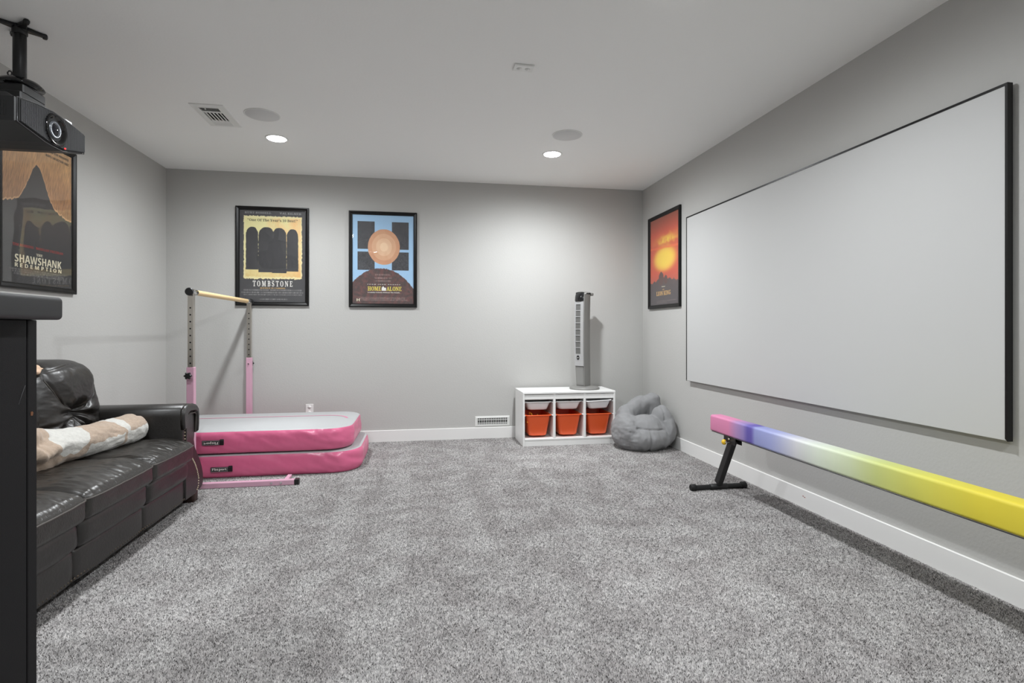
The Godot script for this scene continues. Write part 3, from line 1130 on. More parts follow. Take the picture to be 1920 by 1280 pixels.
func bean_bag():
	var t := thing("bean_bag", "slumped grey canvas bean bag between the white unit and the right wall", "bean bag", Vector3(2.279, 0, -5.258))
	var wr := noise(1.0, 81, 3)
	var st := start()
	nets(st, Vector3(-0.36, -0.03, -0.38), Vector3(0.33, 0.60, 0.36), 0.0095, func(p: Vector3) -> float:
		var q := p + Vector3(0.014, 0.014, 0.014) * wr.get_noise_3d(p.x * 4, p.y * 4, p.z * 4)
		var d := ell(q, Vector3(-0.022, 0.12, 0.0), Vector3(0.308, 0.160, 0.295))
		d = smin(d, ell(q, Vector3(-0.005, 0.190, 0.050), Vector3(0.205, 0.160, 0.185)), 0.04)
		d = smin(d, ell(q, Vector3(-0.200, 0.20, 0.0), Vector3(0.122, 0.160, 0.23)), 0.035)
		var ridge := cap(q, Vector3(-0.215, 0.235, 0.03), Vector3(-0.14, 0.325, -0.11), 0.075, 0.088)
		ridge = smin(ridge, cap(q, Vector3(-0.14, 0.325, -0.11), Vector3(0.03, 0.405, -0.19), 0.088, 0.085), 0.06)
		ridge = smin(ridge, cap(q, Vector3(0.03, 0.405, -0.19), Vector3(0.175, 0.455, -0.18), 0.085, 0.070), 0.06)
		ridge = smin(ridge, cap(q, Vector3(0.175, 0.455, -0.18), Vector3(0.20, 0.25, -0.16), 0.070, 0.09), 0.05)
		ridge = smin(ridge, ell(q, Vector3(-0.02, 0.25, -0.21), Vector3(0.20, 0.16, 0.10)), 0.05)
		d = smin(d, ridge, 0.012)
		var lump := ell(q, Vector3(0.175, 0.320, 0.045), Vector3(0.095, 0.118, 0.125))
		lump = smin(lump, ell(q, Vector3(0.215, 0.20, 0.07), Vector3(0.078, 0.135, 0.165)), 0.04)
		d = smin(d, lump, 0.012)
		# creases that radiate and hang
		var fold := 0.011 * wr.get_noise_3d(p.x * 9, p.y * 3, p.z * 6) + 0.006 * wr.get_noise_3d(p.x * 7 + 20, p.y * 24, p.z * 6) * clampf((-0.12 - p.x) / 0.1, 0, 1)
		# seams: one across the front, one down from it, one over the lump
		var sy := 0.222 - 0.06 * p.x
		var front := clampf((p.z - 0.06) / 0.08, 0, 1)
		fold += 0.009 * exp(-pow((p.y - sy) / 0.009, 2)) * front * clampf((0.17 - absf(p.x + 0.01)) / 0.04, 0, 1)
		fold += 0.008 * exp(-pow((p.x + 0.035) / 0.009, 2)) * front * (1.0 if p.y < sy else 0.0)
		fold += 0.008 * exp(-pow((p.x - 0.155) / 0.009, 2)) * (1.0 if p.y > 0.30 and p.z > -0.06 else 0.0)
		d += fold
		return maxf(d, -(p.y - 0.002)))
	obj("cover", st, M.canvas, t)

# ================================================================ tower fan
func fan():
	var t := thing("tower_fan", "grey tower fan with a silver grille standing on the white storage unit", "fan", Vector3(1.752, 0.566, -5.688), -deg_to_rad(58))
	var st := start()
	lathe(st, [Vector2(0, 0), Vector2(0.160, 0.0), Vector2(0.166, 0.006), Vector2(0.164, 0.016), Vector2(0.145, 0.026), Vector2(0.08, 0.034), Vector2(0.0, 0.036)], Transform3D(Basis(), Vector3(0, 0, -0.045)), 48)
	obj("base", st, M.fan_grey, t)
	# how far the front bows forward at a height
	var bow := func(y: float) -> float: return 0.018 * (1 - pow((y - 0.60) / 0.60, 2))
	var wide := func(y: float) -> float: return 0.066 - 0.010 * pow(clampf((0.5 - y) / 0.5, 0, 1), 2)
	# body: rounded back shell
	st = start()
	grid(st, 30, 40, func(u, v):
		var y := lerpf(0.03, 1.035, v)
		var a := lerpf(-PI / 2 - 0.0, PI / 2, u)
		var z0: float = bow.call(y)
		var w: float = wide.call(y)
		return Vector3(sin(a) * w * 1.0, y, z0 + 0.02 - pow(cos(a), 0.7) * 0.150 if absf(a) < 1.57 else z0 + 0.02))
	obj("body", st, M.fan_grey, t)
	st = start()
	grid(st, 8, 30, func(u, v):
		var y := lerpf(0.03, 1.035, v)
		var w: float = wide.call(y)
		return Vector3(lerpf(w, -w, u), y, bow.call(y) + 0.020))
	obj("front_core", st, M.fan_grey, t)
	st = start()
	grid(st, 20, 8, func(u, v):
		var x := lerpf(-0.066, 0.066, u)
		var z := lerpf(-0.130, 0.04, v)
		var e := sqrt(maxf(0.0, 1 - pow(x / 0.0665, 2)))
		var zz: float = bow.call(1.035) + (z if z > 0 else z * (0.25 + 0.75 * e))
		return Vector3(x, 1.035 + 0.032 * sqrt(maxf(0, 1 - pow((z + 0.045) / 0.135, 2))) * pow(e, 0.4), minf(zz, bow.call(1.035) + 0.022)))
	obj("top_cap", st, M.fan_grey, t)
	# carrying handle lip at the back
	st = start()
	box(st, Vector3(0, 1.040, -0.135), Vector3(0.080, 0.034, 0.05), 0.008)
	obj("handle", st, M.fan_grey, t)
	# front silver panel with eight louvred cells
	st = start()
	var face := func(x0: float, x1: float, ya: float, yb: float, zo: float, q: SurfaceTool, dep := 0.008):
		q.set_smooth_group(-1)
		var n := maxi(1, int(absf(yb - ya) / 0.03))
		for k in n:
			var a := lerpf(ya, yb, float(k) / n)
			var b := lerpf(ya, yb, float(k + 1) / n)
			var za: float = bow.call(a) + 0.02 + zo
			var zb: float = bow.call(b) + 0.02 + zo
			quad(q, Vector3(x0, a, za), Vector3(x1, a, za), Vector3(x1, b, zb), Vector3(x0, b, zb), Vector3(0, 0, 1))
			quad(q, Vector3(x0, a, za), Vector3(x0, b, zb), Vector3(x0, b, zb - dep), Vector3(x0, a, za - dep), Vector3(-1, 0, 0))
			quad(q, Vector3(x1, a, za), Vector3(x1, b, zb), Vector3(x1, b, zb - dep), Vector3(x1, a, za - dep), Vector3(1, 0, 0))
			if k == 0:
				quad(q, Vector3(x0, a, za), Vector3(x1, a, za), Vector3(x1, a, za - dep), Vector3(x0, a, za - dep), Vector3(0, -1, 0))
			if k == n - 1:
				quad(q, Vector3(x0, b, zb), Vector3(x1, b, zb), Vector3(x1, b, zb - dep), Vector3(x0, b, zb - dep), Vector3(0, 1, 0))
	var ya := 0.255
	var yb := 0.955
	face.call(-0.064, -0.046, ya, yb, 0.012, st, 0.014)
	face.call(0.022, 0.060, ya, yb, 0.012, st, 0.014)
	face.call(-0.046, 0.022, ya, 0.385, 0.012, st, 0.014)
	face.call(-0.046, 0.022, 0.925, yb, 0.012, st, 0.014)
	var fp := obj("front_panel", st, M.fan_silver, t)
	st = start()
	face.call(-0.046, 0.022, 0.385, 0.925, 0.002, st, 0.004)
	obj("grille_backing", st, M.fan_gap, t)
	for k in range(1, 8):
		st = start()
		var y := 0.385 + 0.54 * k / 8
		face.call(-0.046, 0.022, y - 0.0035, y + 0.0035, 0.012, st, 0.008)
		obj("grille_bar", st, M.fan_silver, fp)
	st = start()
	for k in 9:
		var x := -0.046 + 0.068 * (k + 0.5) / 9
		face.call(x - 0.0016, x + 0.0016, 0.385, 0.925, 0.008, st, 0.005)
	obj("grille_vanes", st, M.fan_grey, fp)
	# maker's badge and the dark control panel on top
	st = start()
	var oval := PackedVector2Array()
	for k in 28:
		var a := TAU * k / 28
		oval.append(Vector2(cos(a) * 0.019, sin(a) * 0.025))
	prism(st, oval, 0.0, 0.006, Transform3D(Basis(), Vector3(-0.012, 0.345, bow.call(0.345) + 0.031)), true, 0.002)
	var bd := obj("badge", st, M.fan_black, t)
	words("Lasko", Vector2(0.026, 0.007), Vector3(-0.012, 0.345, bow.call(0.345) + 0.0372), M.print_white, bd, "Droid Sans", true)
	st = start()
	grid(st, 10, 10, func(u, v):
		var x := lerpf(-0.063, 0.058, u)
		var a: float = v * PI / 2 * 0.85
		return Vector3(x, 0.962 + 0.092 * sin(a), bow.call(0.98) + 0.018 + 0.014 * (1 - pow(absf(2 * u - 1), 3)) + 0.030 * (cos(a) - 0.6)), true)
	obj("control_panel", st, M.fan_black, t)
	# lower neck recess
	st = start()
	face.call(-0.048, 0.050, 0.045, 0.245, 0.004, st, 0.01)
	obj("neck", st, M.fan_grey, t)

# ================================================================ balance beam
func beam():
	var x := 2.24
	var z0 := -3.80
	var z1 := -1.32
	var t := thing("balance_beam", "low padded balance beam in pink purple and yellow below the screen", "balance beam", Vector3(x, 0, (z0 + z1) / 2))
	var o := -t.position
	var g := GradientTexture2D.new()
	var at := func(z: float) -> float: return (z - z0) / (z1 - z0)
	g.gradient = ramp([[0.0, rgb(214, 132, 170)], [at.call(-3.56), rgb(214, 132, 170)], [at.call(-3.47), rgb(176, 136, 184)], [at.call(-3.38), rgb(146, 128, 186)], [at.call(-3.33), rgb(98, 86, 168)], [at.call(-3.29), rgb(98, 86, 168)], [at.call(-3.25), rgb(146, 152, 204)], [at.call(-3.08), rgb(160, 166, 212)], [at.call(-2.85), rgb(212, 212, 216)], [at.call(-2.68), rgb(214, 222, 206)], [at.call(-2.45), rgb(206, 216, 178)], [at.call(-2.28), rgb(198, 206, 128)], [at.call(-2.05), rgb(212, 208, 92)], [at.call(-1.8), rgb(222, 206, 62)], [1.0, rgb(222, 200, 56)]])
	g.width = 1024
	g.height = 4
	var m := flat(rgb(255, 255, 255), 0.55)
	m.albedo_texture = g
	m.texture_repeat = false
	var prof := round_rect(0.102, 0.122, 0.016, 5)
	var st := start()
	var wob := noise(1.0, 91, 2)
	var pt := func(i: int, z: float) -> Vector3:
		var p := prof[i % prof.size()]
		var k := 1.0 + 0.012 * wob.get_noise_2d(z * 4, i * 0.3)
		return Vector3(x + p.x * k, 0.507 + p.y * k, z)
	st.set_smooth_group(0)
	var n := 60
	for k in n:
		var a := lerpf(z0, z1, float(k) / n)
		var b := lerpf(z0, z1, float(k + 1) / n)
		for i in prof.size():
			var q := [pt.call(i, a), pt.call(i + 1, a), pt.call(i + 1, b), pt.call(i, b)]
			var ua := float(k) / n
			var ub := float(k + 1) / n
			var us := [ua, ua, ub, ub]
			var nn := Vector3(prof[i].x, prof[i].y, 0)
			var order := [0, 1, 2, 0, 2, 3]
			if (q[1] - q[0]).cross(q[2] - q[0]).dot(nn) > 0:
				order = [0, 2, 1, 0, 3, 2]
			for j in order:
				st.set_uv(Vector2(us[j], 0.5))
				st.add_vertex(q[j])
	for e in [[z0, 0.0, -1.0], [z1, 1.0, 1.0]]:
		st.set_smooth_group(-1)
		for i in prof.size():
			st.set_uv(Vector2(e[1], 0.5))
			tri(st, pt.call(i, e[0]), pt.call(i + 1, e[0]), Vector3(x, 0.507, e[0] + e[2] * 0.004), Vector3(0, 0, e[2]))
	var pad := obj("padded_beam", st, m, t)
	pad.position = o
	# dark zip seam along the lower edges
	st = start()
	for s in [-1.0, 1.0]:
		box(st, Vector3(x + s * 0.046, 0.4455, (z0 + z1) / 2), Vector3(0.006, 0.004, z1 - z0 - 0.02), 0.001)
	var zp := obj("zip_seam", st, M.black, pad)
	zp.name = "zip_seam"
	for q in [[-3.585, -1.0], [-1.535, 1.0]]:
		var za: float = q[0]
		var s: float = q[1]
		st = start()
		box(st, Vector3(x - 0.024, 0.422, za), Vector3(0.006, 0.068, 0.15), 0.003)
		box(st, Vector3(x + 0.024, 0.422, za), Vector3(0.006, 0.068, 0.15), 0.003)
		box(st, Vector3(x, 0.449, za), Vector3(0.062, 0.008, 0.17), 0.002)
		var br := obj("leg_bracket", st, M.black, t)
		br.position = o
		var foot := Vector3(x, 0.05, za + s * 0.19)
		var top := Vector3(x, 0.425, za - s * 0.01)
		var d := top - foot
		var tr := Transform3D(Basis(Vector3(1, 0, 0), d.normalized(), Vector3(1, 0, 0).cross(d.normalized())), (foot + top) / 2)
		st = start()
		box(st, Vector3.ZERO, Vector3(0.040, d.length(), 0.058), 0.004, tr)
		var leg := obj("leg", st, M.black, t)
		leg.position = o
		st = start()
		rod(st, Vector3(x - 0.21, 0.024, foot.z), Vector3(x + 0.21, 0.024, foot.z), 0.019, 18)
		rod(st, Vector3(x - 0.07, 0.024, foot.z), Vector3(x + 0.07, 0.024, foot.z), 0.023, 18, 0.002)
		var fb := obj("foot_bar", st, M.black, t)
		fb.position = o
		for e in [-1.0, 1.0]:
			st = start()
			rod(st, Vector3(x + e * 0.185, 0.026, foot.z), Vector3(x + e * 0.228, 0.026, foot.z), 0.026, 18, 0.005)
			obj("foot_cap", st, M.dark, fb)
		st = start()
		rod(st, Vector3(x - 0.027, 0.405, za - s * 0.012), Vector3(x - 0.062, 0.405, za - s * 0.012), 0.007, 12)
		var pin := obj("pin", st, M.chrome, br)
		pin.name = "pin"
		st = start()
		lathe(st, [Vector2(0, 0), Vector2(0.013, 0.0), Vector2(0.020, 0.008), Vector2(0.019, 0.020), Vector2(0.010, 0.028), Vector2(0, 0.029)], Transform3D(Basis(Vector3(0, 1, 0), Vector3(-1, 0, 0), Vector3(0, 0, 1)), Vector3(x - 0.035, 0.395, za + s * 0.035)), 20)
		obj("pull_knob", st, M.yellow, br)
		st = start()
		rod(st, Vector3(x - 0.027, 0.425, za), Vector3(x - 0.034, 0.425, za), 0.009, 12, 0.002)
		obj("bolt", st, M.chrome, br)

# ================================================================ black counter at the left edge
func bar_counter():
	var t := thing("bar_cabinet", "tall black cabinet with a thick dark counter top in front of the sofa", "cabinet", Vector3(-1.08, 0, -0.4))
	var o := -t.position
	var xr := -0.772
	var zb := -1.249
	var zf := 0.45
	boxm("body", Vector3((xr - 1.40) / 2 - 0.001, 0.617, (zb + zf) / 2) + o, Vector3(xr + 1.40 - 0.002, 1.234, zf - zb), M.cabinet, t, 0.002)
	boxm("edge_stile", Vector3(xr + 0.001, 0.617, zb + 0.0135) + o, Vector3(0.006, 1.2335, 0.027), M.cabinet, t, 0.0015)
	boxm("side_panel", Vector3(xr + 0.001, 0.617, (zb + 0.0295 + zf) / 2) + o, Vector3(0.006, 1.2335, zf - zb - 0.0295), M.cabinet, t, 0.0015)
	var mk := start()
	tube(mk, [Vector3(-0.7678, 1.069, -1.1970) + o, Vector3(-0.7676, 1.088, -1.2060) + o, Vector3(-0.7678, 1.104, -1.2150) + o], 0.0005, 5)
	obj("scratch", mk, M.rib_light, t)
	mk = start()
	prism(mk, PackedVector2Array([Vector2(-0.003, -0.004), Vector2(0.002, -0.005), Vector2(0.004, 0.001), Vector2(0.001, 0.004), Vector2(-0.003, 0.003)]), 0.0, 0.0008, Transform3D(Basis(Vector3(0, 0, -1), Vector3.UP, Vector3(1, 0, 0)), Vector3(-0.768, 1.046, -1.2330) + o))
	obj("chip", mk, M.chip, t)
	var st := start()
	prism(st, round_rect(0.75, 0.046, 0.009, 5), zb - 0.0, zf + 0.02, Transform3D(Basis(), Vector3(-0.719 - 0.375, 1.257, 0) + o), true, 0.006)
	obj("counter_top", st, M.counter, t)

# ================================================================ framed posters
func framed(lab: String, w: float, h: float, at: Vector3, turn: float, tex: Texture2D, wave: float) -> Array:
	var t := thing("framed_poster", lab, "poster", at, turn, "framed film posters")
	var st := start()
	mitred(st, w, h, [Vector2(0, 0.0), Vector2(0, 0.022), Vector2(0.004, 0.027), Vector2(0.012, 0.027), Vector2(0.030, 0.018), Vector2(0.036, 0.018), Vector2(0.038, 0.015), Vector2(0.038, 0.008)])
	obj("frame", st, M.frame, t)
	boxm("backing", Vector3(0, 0, 0.004), Vector3(w - 0.02, h - 0.02, 0.006), M.black, t, 0.001)
	var pw := w - 0.070
	var ph := h - 0.070
	st = start()
	st.set_smooth_group(-1)
	var c := [Vector3(-pw / 2, ph / 2, 0.009), Vector3(pw / 2, ph / 2, 0.009), Vector3(pw / 2, -ph / 2, 0.009), Vector3(-pw / 2, -ph / 2, 0.009)]
	var uv := [Vector2(0, 0), Vector2(1, 0), Vector2(1, 1), Vector2(0, 1)]
	for k in [0, 1, 2, 0, 2, 3]:
		st.set_uv(uv[k])
		st.add_vertex(c[k])
	var m := flat(rgb(255, 255, 255), 0.6)
	m.albedo_texture = tex
	var pr := obj("print", st, m, t)
	var nz := noise(1.0, 17 + names.get("framed_poster", 0), 2)
	st = start()
	grid(st, 24, 32, func(u, v): return Vector3((u - 0.5) * pw, (0.5 - v) * ph, 0.0135 + wave * nz.get_noise_2d(u * 1.3, v * 1.9) * sin(PI * u) * sin(PI * v)), true)
	obj("glazing", st, M.glass, t)
	return [pr, pw, ph]

func lines(v: float, u: float, rows: Array, nz: FastNoiseLite) -> float:   # rows of print too small to read
	for r in rows:
		if absf(v - r[0]) < r[1] and u > r[2] and u < r[3]:
			return clampf(0.55 + 1.3 * nz.get_noise_2d(u * 160, r[0] * 900), 0, 1)
	return 0.0

func posters():
	var nz := noise(1.0, 101, 4)
	var fine := noise(1.0, 102, 2)
	var small := func(s: String, p: Array, wf: float, hf: float, v: float, m: Material, font := "Droid Serif", u := 0.5):
		words(s, Vector2(wf * p[1], hf * p[2]), Vector3((u - 0.5) * p[1], (0.5 - v) * p[2], 0.0096), m, p[0], font)
	# left wall: amber rain over dark hills
	var tex := paint(300, 430, func(u: float, v: float) -> Color:
		var rain := nz.get_noise_2d(u * 60 + v * 18, v * 9 - u * 3)
		var c := rgb(196, 148, 96).lerp(rgb(122, 80, 46), clampf(v * 1.25 + 0.25 * nz.get_noise_2d(u * 3, v * 3), 0, 1)) * (1.0 + 0.28 * rain)
		c = c.lerp(rgb(226, 190, 140), 0.35 * clampf(1 - v * 3.5, 0, 1))
		var hill := 0.40 - 0.24 * exp(-pow((u - 0.47) / 0.16, 2)) + 0.16 * absf(u - 0.45) + 0.015 * nz.get_noise_1d(u * 20)
		if v > hill:
			c = rgb(40, 34, 34).lerp(c * 0.35, 0.25)
			if v < hill + 0.012:
				c = rgb(196, 150, 104)
		if v > 0.6:
			c = c.lerp(rgb(18, 15, 15), clampf((v - 0.6) * 4, 0, 1))
		return c.lerp(rgb(140, 138, 134), 0.7 * lines(v, u, [[0.905, 0.006, 0.1, 0.9], [0.92, 0.006, 0.14, 0.86], [0.935, 0.006, 0.16, 0.84]], fine)))
	var p := framed("framed poster of amber rain over dark hills on the left wall above the sofa", 0.752, 1.040, Vector3(XL, 1.995, -4.122), PI / 2, tex, 0.0022)
	small.call("FEAR CAN HOLD YOU PRISONER", p, 0.5, 0.016, 0.035, M.print_dark, "Droid Serif", 0.7)
	small.call("HOPE CAN SET YOU FREE", p, 0.36, 0.016, 0.07, M.print_dark, "Droid Serif", 0.77)
	small.call("TIM ROBBINS   MORGAN FREEMAN", p, 0.72, 0.017, 0.745, M.print_red)
	small.call("THE", p, 0.09, 0.016, 0.79, M.print_cream)
	small.call("SHAWSHANK", p, 0.66, 0.052, 0.833, M.print_cream, "Droid Sans")
	small.call("R E D E M P T I O N", p, 0.66, 0.026, 0.878, M.print_cream, "Droid Sans")
	# back wall, left: torn cream panel with dark standing stones
	tex = paint(320, 460, func(u: float, v: float) -> Color:
		var bg := rgb(50, 49, 52)
		var e := 0.012 * nz.get_noise_2d(u * 22, v * 22) + 0.006 * nz.get_noise_2d(u * 60, v * 60)
		var c := bg
		if u > 0.065 + e and u < 0.945 + e and v > 0.065 + e and v < 0.745 + e:
			c = rgb(226, 218, 158).lerp(rgb(236, 186, 124), clampf((u - 0.45) * 1.6 + 0.7 * nz.get_noise_2d(u * 4, v * 4), 0, 1))
			c = c.lerp(rgb(208, 166, 96), clampf((v - 0.56) * 5, 0, 0.7) * (0.6 + 0.4 * nz.get_noise_2d(u * 14, v * 30)))
			var edge := minf(minf(u - 0.065 - e, 0.945 + e - u), minf(v - 0.065 - e, 0.745 + e - v))
			if edge < 0.02:
				c = c.lerp(rgb(232, 222, 170), 0.8)
			for s in [[0.19, 0.185, 0.645, 0.105], [0.405, 0.185, 0.675, 0.135], [0.60, 0.19, 0.68, 0.12], [0.80, 0.20, 0.66, 0.10]]:
				var dx: float = absf(u - s[0] + 0.008 * nz.get_noise_1d(v * 30 + s[0] * 50)) / s[3]
				var top: float = s[1] + 0.10 * pow(clampf(dx, 0, 1.2), 3)
				if dx < 0.86 + 0.10 * (v - s[1]) and v > top and v < s[2]:
					c = rgb(26, 25, 28).lerp(rgb(60, 56, 60), clampf(0.4 + nz.get_noise_2d(u * 26, v * 9), 0, 1) * 0.5)
		var g := lines(v, u, [[0.868, 0.009, 0.06, 0.94], [0.893, 0.009, 0.03, 0.97], [0.918, 0.007, 0.06, 0.95], [0.966, 0.008, 0.3, 0.72], [0.757, 0.008, 0.47, 0.54]], fine)
		return c.lerp(rgb(160, 158, 156), 0.75 * g))
	p = framed("framed poster with a torn cream panel and dark upright shapes behind the gymnastics bar", 0.722, 1.030, Vector3(-1.508, 1.980, ZB), 0.0, tex, 0.0012)
	small.call("KURT RUSSELL", p, 0.40, 0.020, 0.030, M.print_grey, "Droid Serif", 0.28)
	small.call("VAL KILMER", p, 0.33, 0.020, 0.030, M.print_grey, "Droid Serif", 0.77)
	small.call("\"One Of The Year's 10 Best!\"", p, 0.76, 0.028, 0.108, M.print_dark)
	small.call("T O M B S T O N E", p, 0.60, 0.060, 0.797, M.print_white)
	small.call("JUSTICE IS COMING", p, 0.38, 0.018, 0.848, M.print_gold)
	# back wall, right: blue panes round a warm oval
	tex = paint(320, 460, func(u: float, v: float) -> Color:
		var c := rgb(160, 198, 230)
		for q in [[0.085, 0.36, 0.075, 0.385], [0.64, 0.915, 0.075, 0.385], [0.085, 0.36, 0.415, 0.62], [0.64, 0.915, 0.415, 0.62]]:
			if u > q[0] and u < q[1] and v > q[2] and v < q[3]:
				c = rgb(34, 34, 40)
				if fine.get_noise_2d(u * 170, v * 240) > 0.52:
					c = rgb(206, 208, 214)
		var dome := 0.60 + 0.9 * pow(absf(u - 0.46), 2.2) + 0.01 * nz.get_noise_1d(u * 30)
		if v > dome:
			c = rgb(112, 66, 62).lerp(rgb(70, 52, 50), clampf(0.5 + 1.2 * nz.get_noise_2d(u * 12, v * 16), 0, 1)) * (0.9 + 0.25 * fine.get_noise_2d(u * 120, v * 120))
		var d := Vector2((u - 0.51) / 0.26, (v - 0.36) / 0.20).length() + 0.012 * nz.get_noise_2d(u * 8, v * 8)
		if d < 1.0 and v < dome:
			c = rgb(238, 204, 168).lerp(rgb(196, 134, 96), clampf(floorf(d * 4.0) / 4.0 + 0.12 * nz.get_noise_2d(u * 9, v * 7), 0, 1))
		return c.lerp(rgb(190, 170, 166), 0.6 * lines(v, u, [[0.928, 0.005, 0.1, 0.86], [0.943, 0.005, 0.1, 0.86], [0.958, 0.006, 0.14, 0.9], [0.672, 0.009, 0.37, 0.62], [0.708, 0.009, 0.36, 0.64], [0.742, 0.009, 0.37, 0.62]], fine)))
	p = framed("framed poster with light blue panes round a warm oval on the back wall", 0.718, 1.030, Vector3(-0.382, 1.972, ZB), 0.0, tex, 0.010)
	small.call("F R O M   J O H N   H U G H E S", p, 0.53, 0.010, 0.782, M.print_white, "Droid Sans", 0.51)
	small.call("HOME", p, 0.215, 0.046, 0.828, M.print_yellow, "Droid Serif", 0.355)
	small.call("ALONE", p, 0.245, 0.046, 0.828, M.print_yellow, "Droid Serif", 0.675)
	small.call("A Family Comedy Without The Family.", p, 0.53, 0.016, 0.872, M.print_white, "Droid Serif", 0.51)
	var st := start()
	prism(st, PackedVector2Array([Vector2(-0.022, -0.024), Vector2(0.024, -0.024), Vector2(0.024, 0.008), Vector2(0.004, 0.010), Vector2(-0.006, 0.026), Vector2(-0.022, 0.008)]), 0.0001, 0.0008, Transform3D(Basis(), Vector3((0.508 - 0.5) * p[1], (0.5 - 0.826) * p[2], 0.009)))
	obj("house_emblem", st, M.print_white, p[0])
	small.call("H", p, 0.05, 0.03, 0.955, M.print_cream, "Droid Sans", 0.095)
	# right wall: orange sunset
	tex = paint(300, 430, func(u: float, v: float) -> Color:
		var c := rgb(150, 70, 44).lerp(rgb(206, 74, 40), clampf(v * 5, 0, 1))
		var n2 := nz.get_noise_2d(u * 5, v * 7)
		var cloud := exp(-pow((v - 0.27 - 0.05 * n2) / 0.05, 2)) * exp(-pow((u - 0.6) / 0.36, 2))
		c = c.lerp(rgb(240, 200, 60), clampf(cloud * (1.0 + 0.6 * n2), 0, 1))
		var sun := exp(-pow(Vector2((u - 0.52) / 0.40, (v - 0.48) / 0.145).length(), 6))
		c = c.lerp(rgb(246, 208, 66), clampf(sun, 0, 1))
		c = c.lerp(rgb(236, 110, 50), exp(-pow((v - 0.355 - 0.03 * (u - 0.5) - 0.01 * n2) / 0.012, 2)) * 0.8)
		c = c.lerp(rgb(176, 84, 62), clampf((v - 0.62) * 5, 0, 0.8))
		var ground := 0.735 + 0.04 * nz.get_noise_1d(u * 8) - 0.05 * exp(-pow((u - 0.45) / 0.2, 2))
		if v > ground:
			c = rgb(66, 58, 62).lerp(rgb(92, 60, 52), clampf((0.9 - v) * 2, 0, 1))
		# two plain dark boulders on the ridge
		if Vector2((u - 0.40) / 0.085, (v - 0.70) / 0.075).length() + 0.10 * nz.get_noise_2d(u * 12, v * 12) < 1.0 or Vector2((u - 0.56) / 0.06, (v - 0.72) / 0.05).length() < 1.0:
			c = rgb(84, 48, 42)
		return c.lerp(rgb(168, 140, 130), 0.5 * lines(v, u, [[0.955, 0.005, 0.25, 0.9], [0.972, 0.004, 0.25, 0.6]], fine)))
	p = framed("framed poster of an orange sunset on the right wall beside the screen", 0.752, 1.022, Vector3(XR, 1.958, -5.416), -PI / 2, tex, 0.0015)
	small.call("Disney", p, 0.12, 0.016, 0.795, M.print_cream, "Droid Serif", 0.48)
	small.call("THE", p, 0.07, 0.010, 0.828, M.print_gold, "Droid Serif", 0.48)
	small.call("LION KING", p, 0.50, 0.048, 0.868, M.print_gold, "Droid Serif", 0.48)

